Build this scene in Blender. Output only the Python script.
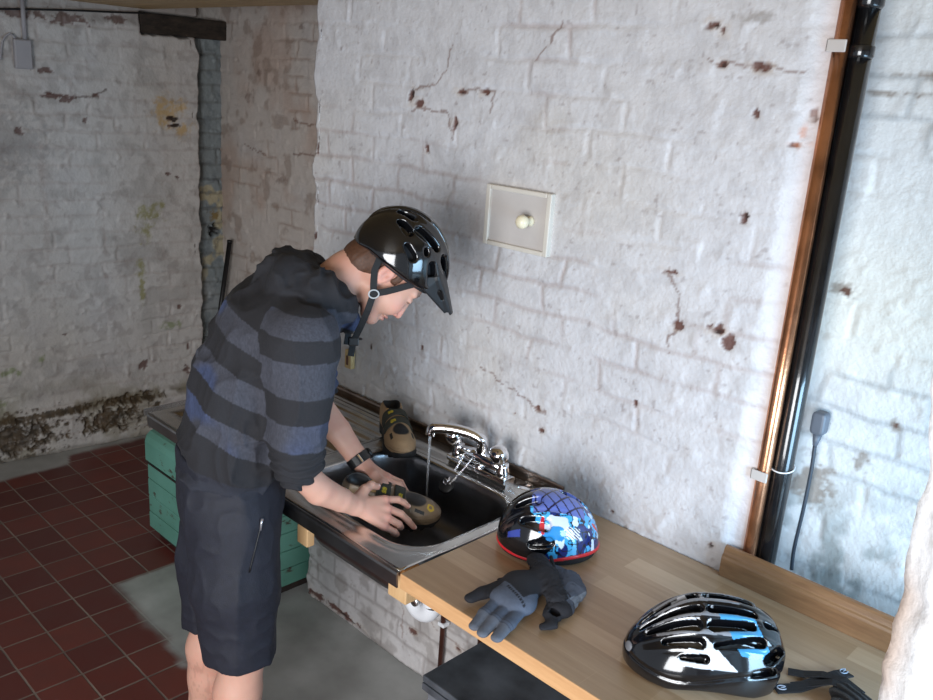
import bpy, bmesh, math, random
import numpy as np
from mathutils import Vector, Matrix
for o in list(bpy.data.objects): bpy.data.objects.remove(o)
SC = bpy.context.scene
COL = SC.collection
random.seed(7)
# ------------------------------------------------------------------ camera
cd = bpy.data.cameras.new('camera'); cam = bpy.data.objects.new('camera', cd); COL.objects.link(cam)
_r = Vector((0.70895, 0.701946, 0.068271)).normalized()
_f = Vector((-0.660269, 0.694629, -0.285544)).normalized()
_r = (_r - _f * _r.dot(_f)).normalized(); _u = _r.cross(_f)
cam.matrix_world = Matrix(((_r.x, _u.x, -_f.x, 4.18747), (_r.y, _u.y, -_f.y, -1.23492), (_r.z, _u.z, -_f.z, 1.9353), (0, 0, 0, 1)))
cd.sensor_width = 36; cd.lens = 867.6 / 933 * 36; cd.clip_start = 0.02
SC.camera = cam
SC.view_settings.view_transform = 'Standard'; SC.view_settings.look = 'None'
SC.view_settings.gamma = 1; SC.view_settings.use_curve_mapping = False
SC.view_settings.exposure = 0.14
# ------------------------------------------------------------------ world and daylight
w = bpy.data.worlds.new('world'); SC.world = w; w.use_nodes = True
w.node_tree.nodes['Background'].inputs[0].default_value = (0.80, 0.88, 1.0, 1)
w.node_tree.nodes['Background'].inputs[1].default_value = 0.42
def area(name, loc, target, size, sy, power, color, spread=180):
    l = bpy.data.lights.new(name, 'AREA'); l.shape = 'RECTANGLE'; l.size = size; l.size_y = sy
    l.energy = power; l.color = color; l.spread = math.radians(spread)
    o = bpy.data.objects.new(name, l); COL.objects.link(o); o.location = loc
    o.rotation_euler = (Vector(target) - Vector(loc)).to_track_quat('-Z', 'Y').to_euler()
    return o
area('window_daylight', (4.75, 0.22, 1.15), (3.45, 0.6, 0.9), 0.75, 0.8, 15, (0.44, 0.72, 1.0), 120)
area('doorway_daylight', (4.3, -2.7, 1.25), (3.0, 0.5, 0.75), 1.5, 1.6, 45, (0.95, 0.97, 1.0), 110)

# ------------------------------------------------------------------ helpers
def srgb(r, g, b):
    f = lambda c: (c / 255 / 12.92) if c / 255 <= 0.04045 else ((c / 255 + 0.055) / 1.055) ** 2.4
    return (f(r), f(g), f(b), 1.0)
class NT:
    def __init__(s, name):
        s.m = bpy.data.materials.new(name); s.m.use_nodes = True; s.t = s.m.node_tree; s.b = s.t.nodes['Principled BSDF']
    def n(s, typ, **k):
        nd = s.t.nodes.new(typ)
        for a, v in k.items():
            if a.startswith('_'): setattr(nd, a[1:], v)
            else:
                nd.inputs[int(a[1:]) if a[0] == 'i' and a[1:].isdigit() else a.replace('0', ' ')].default_value = v
        return nd
    def l(s, a, b): s.t.links.new(a, b)
    def coord(s, scale=(1, 1, 1)):
        tc = s.n('ShaderNodeTexCoord'); mp = s.n('ShaderNodeMapping'); mp.inputs['Scale'].default_value = scale
        s.l(tc.outputs['Object'], mp.inputs[0]); return mp.outputs[0]
    def noise(s, scale, detail=4, co=None, rough=0.5):
        nd = s.n('ShaderNodeTexNoise', Scale=scale, Detail=detail, Roughness=rough); s.l(co or s.coord(), nd.inputs['Vector']); return nd.outputs[0]
    def ramp(s, fac, stops):
        nd = s.n('ShaderNodeValToRGB'); e = nd.color_ramp.elements
        e[0].position, e[0].color = stops[0]; e[1].position, e[1].color = stops[-1]
        for p, c in stops[1:-1]: x = e.new(p); x.color = c
        s.l(fac, nd.inputs[0]); return nd.outputs[0]
    def mix(s, fac, a, b, mode='MIX'):
        nd = s.n('ShaderNodeMix', _data_type='RGBA', _blend_type=mode)
        for i, v in ((0, fac), (6, a), (7, b)):
            if isinstance(v, (float, int)): nd.inputs[i].default_value = v
            elif isinstance(v, tuple): nd.inputs[i].default_value = v
            else: s.l(v, nd.inputs[i])
        return nd.outputs[2]
    def math(s, op, a, b=0.0, c=0.0):
        nd = s.n('ShaderNodeMath', _operation=op)
        for i, v in ((0, a), (1, b), (2, c)):
            if isinstance(v, (float, int)): nd.inputs[i].default_value = v
            else: s.l(v, nd.inputs[i])
        return nd.outputs[0]
    def bump(s, h, strength=0.3, dist=0.002):
        nd = s.n('ShaderNodeBump', Strength=strength, Distance=dist); s.l(h, nd.inputs['Height']); s.l(nd.outputs[0], s.b.inputs['Normal'])
    def set(s, **k):
        for a, v in k.items():
            i = s.b.inputs[a.replace('_', ' ')]
            if isinstance(v, (float, int, tuple)): i.default_value = v
            else: s.l(v, i)
        return s
def mat(name, col, rough=0.5, metal=0.0, var=0.15, scale=30, bump=0.0, bscale=200, coat=0.0, dist=0.002, **k):
    t = NT(name)
    dark = tuple(c * (1 - var) for c in col[:3]) + (1,); lite = tuple(min(1, c * (1 + var)) for c in col[:3]) + (1,)
    t.set(Base_Color=t.ramp(t.noise(scale), [(0.3, dark), (0.7, lite)]), Roughness=rough, Metallic=metal)
    if coat: t.set(Coat_Weight=coat, Coat_Roughness=0.05)
    if bump: t.bump(t.noise(bscale, 3), bump, dist)
    if k: t.set(**k)
    return t.m
def attrmat(name, attr='Col', rough=0.6, bump=0.0, bscale=200, coat=0.0, var=0.1, vscale=40, metal=0.0, dist=0.002, sub=0.0):
    t = NT(name); a = t.n('ShaderNodeAttribute', _attribute_name=attr)
    g = t.ramp(t.noise(vscale, 5), [(0.25, (1 - var,) * 3 + (1,)), (0.75, (1.0,) * 3 + (1,))])
    t.set(Base_Color=t.mix(1.0, a.outputs[0], g, 'MULTIPLY'), Roughness=rough, Metallic=metal)
    if coat: t.set(Coat_Weight=coat, Coat_Roughness=0.04)
    if bump: t.bump(t.noise(bscale, 4), bump, dist)
    if sub: t.set(Subsurface_Weight=sub, Subsurface_Scale=0.01)
    return t.m
def link(o, parent=None):
    COL.objects.link(o)
    if parent is not None: o.parent = parent
    return o
def tag(o, label=None, cat=None, group=None, kind=None):
    for k, v in (('label', label), ('category', cat), ('group', group), ('kind', kind)):
        if v: o[k] = v
    return o
def thing(name, label, cat, loc=(0, 0, 0), rotz=0.0, group=None):
    o = bpy.data.objects.new(name, None); link(o); o.location = loc; o.rotation_euler = (0, 0, rotz); o.empty_display_size = 0.05
    return tag(o, label, cat, group)
def bobj(name, bm, m, parent=None, smooth=False, bevel=0.0, seg=2):
    me = bpy.data.meshes.new(name); bmesh.ops.recalc_face_normals(bm, faces=bm.faces); bm.to_mesh(me); bm.free()
    if smooth:
        me.polygons.foreach_set('use_smooth', [True] * len(me.polygons))
    me.materials.append(m); o = bpy.data.objects.new(name, me); link(o, parent)
    if bevel:
        b = o.modifiers.new('bevel', 'BEVEL'); b.width = bevel; b.segments = seg; b.limit_method = 'ANGLE'; b.harden_normals = False
    return o
def box(bm, a, b, mtx=None):
    x0, y0, z0 = a; x1, y1, z1 = b
    vs = [bm.verts.new((x, y, z)) for z in (z0, z1) for y in (y0, y1) for x in (x0, x1)]
    if mtx is not None:
        for v in vs: v.co = mtx @ v.co
    for f in ((0, 2, 3, 1), (4, 5, 7, 6), (0, 1, 5, 4), (2, 6, 7, 3), (0, 4, 6, 2), (1, 3, 7, 5)): bm.faces.new([vs[i] for i in f])
def boxes(name, lst, m, parent=None, bevel=0.0, seg=2):
    bm = bmesh.new()
    for a, b in lst: box(bm, a, b)
    return bobj(name, bm, m, parent, bevel=bevel, seg=seg)
def catmull(P, n=8):
    P = [Vector(p) for p in P]; Q = [P[0] * 2 - P[1]] + P + [P[-1] * 2 - P[-2]]; out = []
    for i in range(1, len(Q) - 2):
        for k in range(n):
            t = k / n; a, b, c, d = Q[i - 1:i + 3]
            out.append(0.5 * (2 * b + (c - a) * t + (2 * a - 5 * b + 4 * c - d) * t * t + (3 * b - a - 3 * c + d) * t ** 3))
    out.append(P[-1]); return out
def tube(bm, pts, r, seg=12, flat=None, up=(0, 0, 1), cap=True):
    """sweep; r number or list; flat = (w, t) rectangular-ish section"""
    pts = [Vector(p) for p in pts]; n = len(pts); rings = []; prev = None
    for i, p in enumerate(pts):
        t = (pts[min(i + 1, n - 1)] - pts[max(i - 1, 0)]).normalized()
        if flat:
            s = t.cross(Vector(up))
            if s.length < 1e-3: s = t.cross(Vector((1, 0, 0)))
            s.normalize()
        else:
            s = prev - t * prev.dot(t) if prev is not None else t.cross(Vector(up))
            if s.length < 1e-4: s = t.cross(Vector((1, 0, 0)))
            s.normalize(); prev = s
        q = s.cross(t).normalized(); ri = r[i] if isinstance(r, (list, tuple)) else r
        if flat:
            a, b = flat[0] / 2, flat[1] / 2
            ring = [bm.verts.new(p + s * x + q * y) for x, y in ((-a, -b * .6), (-a * .9, -b), (a * .9, -b), (a, -b * .6), (a, b * .6), (a * .9, b), (-a * .9, b), (-a, b * .6))]
        else:
            ring = [bm.verts.new(p + (s * math.cos(2 * math.pi * k / seg) + q * math.sin(2 * math.pi * k / seg)) * ri) for k in range(seg)]
        rings.append(ring)
    m = len(rings[0])
    for i in range(n - 1):
        for k in range(m): bm.faces.new((rings[i][k], rings[i][(k + 1) % m], rings[i + 1][(k + 1) % m], rings[i + 1][k]))
    if cap: bm.faces.new(rings[0]); bm.faces.new(rings[-1][::-1])
def tubes(name, pts, r, m, parent=None, seg=12, smooth=True, **k):
    bm = bmesh.new(); tube(bm, pts, r, seg, **k); o = bobj(name, bm, m, parent, smooth=smooth)
    if smooth and not k.get('flat'): pass
    return o
def lathe(bm, prof, seg=32, mtx=None):
    rings = []
    for r, z in prof:
        rings.append([bm.verts.new((max(r, 1e-5) * math.cos(2 * math.pi * k / seg), max(r, 1e-5) * math.sin(2 * math.pi * k / seg), z)) for k in range(seg)])
    if mtx is not None:
        for rg in rings:
            for v in rg: v.co = mtx @ v.co
    for i in range(len(rings) - 1):
        for k in range(seg): bm.faces.new((rings[i][k], rings[i][(k + 1) % seg], rings[i + 1][(k + 1) % seg], rings[i + 1][k]))
    bm.faces.new(rings[0][::-1]); bm.faces.new(rings[-1])
def align(p, d, roll=0.0):
    d = Vector(d).normalized(); return Matrix.Translation(p) @ d.to_track_quat('Z', 'Y').to_matrix().to_4x4()
def sweep_profile(name, prof, x0, x1, m, parent=None, smooth=False):
    bm = bmesh.new(); A = [bm.verts.new((x0, y, z)) for y, z in prof]; B = [bm.verts.new((x1, y, z)) for y, z in prof]; n = len(prof)
    for k in range(n): bm.faces.new((A[k], A[(k + 1) % n], B[(k + 1) % n], B[k]))
    bm.faces.new(A[::-1]); bm.faces.new(B); return bobj(name, bm, m, parent, smooth=smooth)

# ---------------- numpy noise
def _hash(ix, iy, iz, seed):
    n = (ix.astype(np.int64) * 374761393 + iy.astype(np.int64) * 668265263 + iz.astype(np.int64) * 2147483647 + seed * 974634777) & 0xffffffff
    n = ((n ^ (n >> 13)) * 1274126177) & 0xffffffff
    n = ((n ^ (n >> 16)) * 2246822519) & 0xffffffff
    return ((n ^ (n >> 15)) & 0xffffff) / float(0xffffff)
def vnoise2(x, y, seed=0):
    x0 = np.floor(x); y0 = np.floor(y); fx = x - x0; fy = y - y0; fx = fx * fx * (3 - 2 * fx); fy = fy * fy * (3 - 2 * fy)
    z = np.zeros_like(x0); h = lambda a, b: _hash(x0 + a, y0 + b, z, seed)
    return (h(0, 0) * (1 - fx) + h(1, 0) * fx) * (1 - fy) + (h(0, 1) * (1 - fx) + h(1, 1) * fx) * fy
def fbm2(x, y, s, oct=4, seed=0):
    v = 0; a = 0.5; t = 0
    for i in range(oct): v = v + a * vnoise2(x * s, y * s, seed + i); t += a; a *= 0.5; s *= 2.03
    return v / t
def vnoise3(P, s, seed=0):
    q = P * s; b = np.floor(q); f = q - b; f = f * f * (3 - 2 * f); r = 0
    for i in (0, 1):
        for j in (0, 1):
            for k in (0, 1):
                r = r + _hash(b[:, 0] + i, b[:, 1] + j, b[:, 2] + k, seed) * (f[:, 0] if i else 1 - f[:, 0]) * (f[:, 1] if j else 1 - f[:, 1]) * (f[:, 2] if k else 1 - f[:, 2])
    return r
def sstep(a, b, x): t = np.clip((x - a) / (b - a), 0, 1); return t * t * (3 - 2 * t)

# ---------------- relief wall: height field with real depth, closed at the back
def setcol(me, col, name='Col'):
    a = me.color_attributes.new(name, 'FLOAT_COLOR', 'POINT')
    c = np.ones((len(col), 4), np.float32); c[:, :3] = col; a.data.foreach_set('color', c.ravel())
def relief(name, origin, U, V, W, H, res, hf, cf, m, thick=0.12, edge=None):
    U = np.array(U, float); U /= np.linalg.norm(U); V = np.array(V, float); N = np.cross(U, V); o = np.array(origin, float)
    nu = int(round(W / res)) + 1; nv = int(round(H / res)) + 1
    u, v = np.meshgrid(np.linspace(0, W, nu), np.linspace(0, H, nv)); u = u.ravel(); v = v.ravel()
    h = hf(u, v); uu = u + (edge(u, v) if edge else 0)
    P = o + uu[:, None] * U + v[:, None] * V + h[:, None] * N
    # ring for back
    I = np.arange(nu * nv).reshape(nv, nu)
    ring = np.concatenate([I[0, :-1], I[:-1, -1], I[-1, :0:-1], I[:0:-1, 0]])
    B = o + uu[ring][:, None] * U + v[ring][:, None] * V - thick * N
    verts = np.concatenate([P, B]); nb = len(P)
    q = np.stack([I[:-1, :-1], I[:-1, 1:], I[1:, 1:], I[1:, :-1]], -1).reshape(-1, 4)
    k = np.arange(len(ring)); k2 = (k + 1) % len(ring)
    s = np.stack([ring[k2], ring[k], nb + k, nb + k2], -1)
    me = bpy.data.meshes.new(name)
    faces = np.concatenate([q, s]); F = len(faces)
    me.vertices.add(len(verts)); me.vertices.foreach_set('co', verts.astype(np.float32).ravel())
    nl = F * 4 + len(ring)
    me.loops.add(nl); me.loops.foreach_set('vertex_index', np.concatenate([faces.ravel(), (nb + k)[::-1]]).astype(np.int32))
    me.polygons.add(F + 1); me.polygons.foreach_set('loop_start', np.append(np.arange(F) * 4, F * 4).astype(np.int32))
    me.polygons.foreach_set('use_smooth', np.append(np.ones(len(q), bool), np.zeros(len(s) + 1, bool)))
    me.update(calc_edges=True); me.validate()
    c = cf(u, v, h); setcol(me, np.concatenate([c, c[ring]])); me.materials.append(m)
    ob = bpy.data.objects.new(name, me); link(ob); ob['kind'] = 'structure'; return ob
def bricks(u, v, seed, bw=0.235, bh=0.081, amt=1.0):
    wx = (fbm2(u, v, 9, 3, seed) - .5) * .03; wy = (fbm2(u, v, 7, 3, seed + 5) - .5) * .03
    x = u + wx; y = v + wy; row = np.floor(y / bh); xs = x / bw + 0.5 * (row % 2) + _hash(row, row * 0, row * 0, seed) * .3
    cx = np.floor(xs); du = np.minimum(xs - cx, 1 - xs + cx) * bw; fy = y / bh - row; dv = np.minimum(fy, 1 - fy) * bh
    d = np.minimum(du, dv); mort = 1 - sstep(0.001, 0.011, d)
    br = _hash(cx, row, row * 0, seed + 3) - .5
    n = fbm2(u, v, 6, 3, seed + 9)
    ridge = np.clip(fbm2(u * 1.3, v, 22, 3, seed + 2) - .56, 0, 1) * 3.0
    ed = sstep(0.03, 0.008, d)
    h = amt * (-0.0065 * mort * sstep(.40, .66, n) + br * .005 * sstep(0, .015, d) + .010 * (fbm2(u, v, 5, 3, seed + 4) - .5) + .0050 * (fbm2(u, v, 38, 4, seed + 6) - .5) + .009 * ridge * ed)
    return h, mort, br, n
def spots(u, v, L, seed, sharp=.35):
    """irregular patches; L = (u, v, ru, rv)"""
    m = np.zeros_like(u); nz = (fbm2(u, v, 40, 3, seed) - .5) * 1.7 + (fbm2(u, v, 130, 2, seed + 3) - .5) * .8
    for a, b, ru, rv in L:
        d = np.sqrt(((u - a) / ru) ** 2 + ((v - b) / rv) ** 2) + nz
        m = np.maximum(m, 1 - sstep(1 - sharp, 1, d))
    return m
def cracks(u, v, lines, wdt, seed):
    m = np.zeros_like(u); nx = (fbm2(u, v, 35, 3, seed) - .5) * .03; ny = (fbm2(u, v, 35, 3, seed + 7) - .5) * .03
    x = u + nx; y = v + ny
    for L in lines:
        for (a, b), (c, d) in zip(L[:-1], L[1:]):
            t = np.clip(((x - a) * (c - a) + (y - b) * (d - b)) / ((c - a) ** 2 + (d - b) ** 2), 0, 1)
            dist = np.hypot(x - a - t * (c - a), y - b - t * (d - b)); m = np.maximum(m, 1 - sstep(wdt * .4, wdt, dist))
    return m
def mixc(c, m, col): return c * (1 - m[:, None]) + m[:, None] * np.array(col[:3])

# ---------------- signed distance shapes -> smooth meshes
V3 = lambda *a: np.array(a, float)
def ell(P, c, r):
    q = (P - V3(*c)) / V3(*r); k0 = np.linalg.norm(q, axis=1); k1 = np.linalg.norm(q / V3(*r), axis=1); return k0 * (k0 - 1) / np.maximum(k1, 1e-6)
def cone(P, a, b, ra, rb, sy=None):
    a = V3(*a); b = V3(*b); ba = b - a; h = np.clip(((P - a) @ ba) / (ba @ ba), 0, 1)
    return np.linalg.norm(P - a - h[:, None] * ba, axis=1) - (ra + (rb - ra) * h)
def chain(P, pts, k=0.01):
    d = None
    for (p, ra), (q, rb) in zip(pts[:-1], pts[1:]):
        e = cone(P, p, q, ra, rb); d = e if d is None else smin(d, e, k)
    return d
def smin(a, b, k):
    h = np.clip(0.5 + 0.5 * (b - a) / k, 0, 1); return b * (1 - h) + a * h - k * h * (1 - h)
def smax(a, b, k): return -smin(-a, -b, k)
def rbox(P, c, s, r):
    q = np.abs(P - V3(*c)) - (V3(*s) - r); return np.linalg.norm(np.maximum(q, 0), axis=1) + np.minimum(q.max(1), 0) - r
def sdf_mesh(name, f, lo, hi, h, m, parent=None, colf=None, smooth=True, B=16):
    lo = V3(*lo); hi = V3(*hi); nb = np.ceil((hi - lo) / (B * h)).astype(int)
    bi = np.stack(np.meshgrid(*[np.arange(n) for n in nb], indexing='ij'), -1).reshape(-1, 3)
    cen = lo + (bi + .5) * B * h; dc = f(cen); act = bi[np.abs(dc) < B * h * 1.05 + .012]
    g = np.stack(np.meshgrid(*[np.arange(B + 1)] * 3, indexing='ij'), -1).reshape(-1, 3)
    NX, NY, NZ = nb * B + 2; key = lambda c: ((c[..., 0] + 1) * (NY + 2) + c[..., 1] + 1) * (NZ + 2) + c[..., 2] + 1
    K = []; PV = []; Q = []
    corners = np.array([(i, j, k) for i in (0, 1) for j in (0, 1) for k in (0, 1)])
    edges = [(a, b) for a in range(8) for b in range(a + 1, 8) if np.abs(corners[a] - corners[b]).sum() == 1]
    for s in range(0, len(act), 24):
        blk = act[s:s + 24]; base = blk * B
        pts = lo + (base[:, None, :] + g[None]) * h
        d = f(pts.reshape(-1, 3)).reshape(len(blk), B + 1, B + 1, B + 1)
        sg = d < 0
        cs = np.stack([sg[:, i:B + i, j:B + j, k:B + k] for i, j, k in corners], -1)
        cd_ = np.stack([d[:, i:B + i, j:B + j, k:B + k] for i, j, k in corners], -1)
        mixm = cs.any(-1) & ~cs.all(-1); idx = np.argwhere(mixm)
        if len(idx):
            dd = cd_[mixm]; acc = np.zeros((len(dd), 3)); cnt = np.zeros(len(dd))
            for a, b in edges:
                c = (dd[:, a] < 0) != (dd[:, b] < 0); den = dd[:, a] - dd[:, b]; t = np.where(c, dd[:, a] / np.where(c, den, 1), 0)
                p = corners[a] + t[:, None] * (corners[b] - corners[a]); acc += p * c[:, None]; cnt += c
            cell = base[idx[:, 0]] + idx[:, 1:]
            K.append(key(cell)); PV.append(lo + (cell + acc / cnt[:, None]) * h)
        for ax in range(3):
            sl0 = [slice(None)] + [slice(0, B)] * 3; sl1 = list(sl0); sl1[ax + 1] = slice(1, B + 1)
            a = sg[tuple(sl0)]; b = sg[tuple(sl1)]; e = np.argwhere(a != b)
            if not len(e): continue
            fl = a[tuple(e.T)]; c = base[e[:, 0]] + e[:, 1:]
            a1 = (ax + 1) % 3; a2 = (ax + 2) % 3; o1 = np.eye(3, dtype=int)[a1]; o2 = np.eye(3, dtype=int)[a2]
            q = np.stack([key(c - o1 - o2), key(c - o2), key(c), key(c - o1)], -1)
            q[~fl] = q[~fl][:, ::-1]; Q.append(q)
    K = np.concatenate(K); PV = np.concatenate(PV); Q = np.concatenate(Q)
    o = np.argsort(K); K = K[o]; PV = PV[o]; ix = np.searchsorted(K, Q); ix = np.minimum(ix, len(K) - 1)
    ok = (K[ix] == Q).all(1); ix = ix[ok]
    me = bpy.data.meshes.new(name); me.vertices.add(len(PV)); me.vertices.foreach_set('co', PV.astype(np.float32).ravel())
    me.loops.add(len(ix) * 4); me.loops.foreach_set('vertex_index', ix.astype(np.int32).ravel())
    me.polygons.add(len(ix)); me.polygons.foreach_set('loop_start', (np.arange(len(ix)) * 4).astype(np.int32))
    me.polygons.foreach_set('use_smooth', np.full(len(ix), smooth)); me.update(calc_edges=True); me.validate()
    if colf is not None: setcol(me, colf(PV))
    me.materials.append(m); ob = bpy.data.objects.new(name, me); link(ob, parent); return ob
# ------------------------------------------------------------------ the room
M_wall = attrmat('painted_brick', rough=0.5, bump=0.55, bscale=75, var=0.12, vscale=22, dist=0.0045)
WHITE = srgb(205, 204, 207); CREAM = srgb(206, 200, 186); RUST = srgb(92, 52, 42); MOSS = srgb(128, 126, 92); SOOT = srgb(66, 56, 46); GREY = srgb(150, 148, 146); BLUEG = srgb(128, 138, 140)
def paint(u, v, base, seed):
    n = fbm2(u, v, 1.7, 4, seed); c = np.ones((len(u), 3)) * np.array(base[:3])
    c = mixc(c, sstep(.52, .75, n) * .35, srgb(196, 188, 176)); c = mixc(c, sstep(.55, .8, fbm2(u, v, 4.5, 4, seed + 1)) * .3, srgb(184, 182, 184)); return c
def hf_back(u, v):
    h, mo, br, n = bricks(u, v, 11, amt=.45)
    h = h + .016 * sstep(1.64, 1.70, u) * -1
    return h - .004 * spots(u, v, BCH, 5)
X0 = 1.72
BCH = [(x - X0, z, a * .72, b * .72) for x, z, a, b in [(2.195, 1.915, .02, .045), (2.225, 1.887, .03, .02), (2.40, 1.932, .028, .012), (2.49, 1.936, .03, .012), (2.383, 1.845, .016, .03), (2.273, 1.765, .014, .02),
    (3.161, 2.108, .032, .018), (3.18, 2.10, .02, .018), (3.271, 2.027, .02, .015), (3.291, 2.022, .022, .014), (3.189, 2.028, .015, .01), (3.285, 1.932, .01, .012), (3.402, 1.935, .012, .022), (3.382, 1.875, .02, .008),
    (3.297, 1.718, .016, .02), (3.173, 1.44, .02, .017), (3.276, 1.452, .03, .02), (3.304, 1.436, .02, .026), (3.085, 1.217, .011, .011), (2.776, 1.107, .016, .013), (2.801, 1.047, .012, .01),
    (2.695, 1.067, .007, .007), (3.34, .931, .014, .012), (3.132, 1.56, .03, .01), (3.059, .905, .008, .008), (2.30, 1.16, .01, .01), (2.05, 1.10, .008, .02),
    (1.73, 1.72, .012, .03), (1.73, 1.42, .012, .025), (1.78, .02, .12, .03), (1.95, .02, .14, .02), (2.55, .20, .05, .012), (2.33, .15, .03, .012), (1.80, .62, .03, .01)]]
def cf_back(u, v, h):
    _, mo, br, n = bricks(u, v, 11); c = paint(u, v, WHITE, 21); c = mixc(c, sstep(.5, .68, fbm2(u, v, 26, 4, 47)) * .16, srgb(150, 146, 148))
    c = mixc(c, sstep(.45, .65, fbm2(u, v, 3, 4, 40)) * mo * .35 * sstep(.3, 1.6, v), srgb(150, 122, 112))
    c = mixc(c, sstep(.74, .84, fbm2(u, v, 60, 3, 43)) * .4, srgb(120, 100, 95))
    crk = cracks(u, v, [[(2.19 - X0, 1.93), (2.30 - X0, 1.945), (2.34 - X0, 1.99), (2.35 - X0, 2.06)], [(2.20 - X0, 1.87), (2.35 - X0, 1.875), (2.38 - X0, 1.80)], [(2.38 - X0, 1.93), (2.52 - X0, 1.935), (2.52 - X0, 1.88)],
        [(2.66 - X0, 2.02), (2.74 - X0, 2.11)], [(3.15 - X0, 2.03), (3.38 - X0, 2.02)], [(3.15 - X0, 1.36), (3.17 - X0, 1.50), (3.13 - X0, 1.56)], [(2.55 - X0, 1.17), (2.80 - X0, 1.10)], [(2.15 - X0, .35), (2.45 - X0, .22), (2.7 - X0, .20)], [(2.26 - X0, .5), (2.28 - X0, .1)]], .004, 50)
    c = mixc(c, crk * .7, srgb(122, 96, 86))
    low = sstep(.9, .5, v); c = mixc(c, low * .25, srgb(196, 182, 172)); c = mixc(c, low * sstep(.5, .62, fbm2(u, v, 14, 4, 44)) * .55, srgb(146, 138, 134)); c = mixc(c, low * mo * .4, srgb(110, 96, 90))
    halo = spots(u, v, [(a, b, ru * 1.6, rv * 1.6) for a, b, ru, rv in BCH], 8, .8); c = mixc(c, halo * .35, srgb(186, 168, 150))
    m = spots(u, v, BCH, 5); c = mixc(c, m * .92, RUST); c = mixc(c, spots(u, v, [(a + .004, b - .002, ru * .5, rv * .5) for a, b, ru, rv in BCH[::2]], 9), srgb(58, 40, 36))
    c = mixc(c, spots(u, v, [(3.382 - X0, 1.875, .03, .012), (3.39 - X0, 1.90, .008, .02)], 7, .9) * .6, srgb(196, 120, 76))
    c = mixc(c, spots(u, v, [(3.25 - X0, 2.12, .07, .018)], 17, .9) * .5, srgb(112, 98, 84))
    c = mixc(c, sstep(3.375 - X0, 3.42 - X0, u) * .45, srgb(205, 176, 166)); return c
relief('wall_back', (X0, 0.55, 0), (1, 0, 0), (0, 0, 1), 1.70, 2.21, 0.0052, hf_back, cf_back, M_wall, 0.17, lambda u, v: np.where(u < .02, (fbm2(u * 0, v, 14, 3, 3) - .5) * .035, 0) + np.where(u > 1.68, (fbm2(u * 0, v, 9, 3, 5) - .5) * .016, 0))
# alcove wall at the far end, set back behind the sink wall
AX = -0.28
def hf_alc(u, v): return bricks(u, v, 61)[0] * .8
def cf_alc(u, v, h):
    _, mo, br, n = bricks(u, v, 61); c = paint(u, v, srgb(198, 188, 180), 71); x = u + AX
    c = mixc(c, sstep(.48, .62, fbm2(u, v, 5, 4, 72)) * mo * .5, srgb(140, 110, 92)); c = mixc(c, sstep(.55, .75, fbm2(u, v, 3, 4, 73)) * .45, srgb(176, 142, 122))
    c = mixc(c, sstep(.62, .72, fbm2(u, v, 11, 4, 74)) * .5, srgb(140, 118, 104))
    c = mixc(c, spots(u, v, [(.11 - AX, 1.84, .05, .04), (.39 - AX, 1.44, .05, .02), (.2 - AX, 1.95, .03, .02), (.55 - AX, 2.17, .03, .02)], 75, .8) * .6, srgb(108, 84, 72))
    return mixc(c, cracks(u, v, [[(.5 - AX, 1.74), (.8 - AX, 1.72), (1.2 - AX, 1.73)], [(.5 - AX, 1.58), (1.2 - AX, 1.60)], [(.05 - AX, 1.58), (.25 - AX, 1.55)]], .006, 76) * .7, srgb(112, 78, 62))
relief('wall_alcove', (AX, 1.30, 0), (1, 0, 0), (0, 0, 1), 2.10, 2.50, 0.008, hf_alc, cf_alc, M_wall)
relief('wall_alcove_side', (1.76, 1.30, 0), (0, -1, 0), (0, 0, 1), 0.56, 2.50, 0.02, lambda u, v: bricks(u, v, 5)[0], lambda u, v, h: paint(u, v, WHITE, 5), M_wall, 0.3)
# left wall: painted brick with a mossy ledge at its foot
LA = np.array([-0.2, 0.0, 0.0]); LD = np.array([.078, .997, 0.0]); LD /= np.linalg.norm(LD); LN = np.array([LD[1], -LD[0], 0]); U0 = -1.6
LCH = [(a - U0, b, c, d) for a, b, c, d in [(.989, 1.695, .03, .014), (1.0, 1.66, .03, .01), (.97, 1.415, .018, .014), (1.01, 1.40, .01, .012), (.391, 1.893, .045, .014), (.47, 1.77, .03, .02), (.44, 1.78, .08, .012), (.61, 1.795, .02, .014), (.264, 1.62, .02, .02), (1.04, .33, .025, .03), (1.045, .46, .012, .02),
    (.56, 1.675, .018, .014), (.5, 2.13, .12, .03), (.30, 2.13, .1, .02), (.75, 2.15, .06, .02), (1.0, .69, .012, .02), (.40, .62, .016, .01), (.8, .40, .03, .03)]]
def hf_left(u, v):
    h, mo, br, n = bricks(u, v, 31); y = u + U0
    h = h * .8 + .008 * (fbm2(u, v, 7, 4, 33) - .5); led = sstep(.215, .19, v + (fbm2(u, v * 0, 6, 2, 35) - .5) * .03)
    br_ = spots(u, v, [(.10 - U0, .12, .22, .085), (.58 - U0, .14, .16, .07), (.75 - U0, .22, .14, .025)], 36, .5)
    h = h + .03 * led - .022 * br_ + br_ * .02 * (fbm2(u, v, 50, 3, 37) - .5)
    h = h - .012 * sstep(2.13, 2.17, v + (fbm2(u, v * 0, 12, 3, 38) - .5) * .08)
    h = h - .07 * sstep(.84 - U0, .86 - U0, u) * sstep(2.09, 2.105, v + (fbm2(u, v * 0, 20, 2, 39) - .5) * .02) * sstep(2.205, 2.195, v)
    return h - .005 * spots(u, v, LCH, 32)
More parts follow.
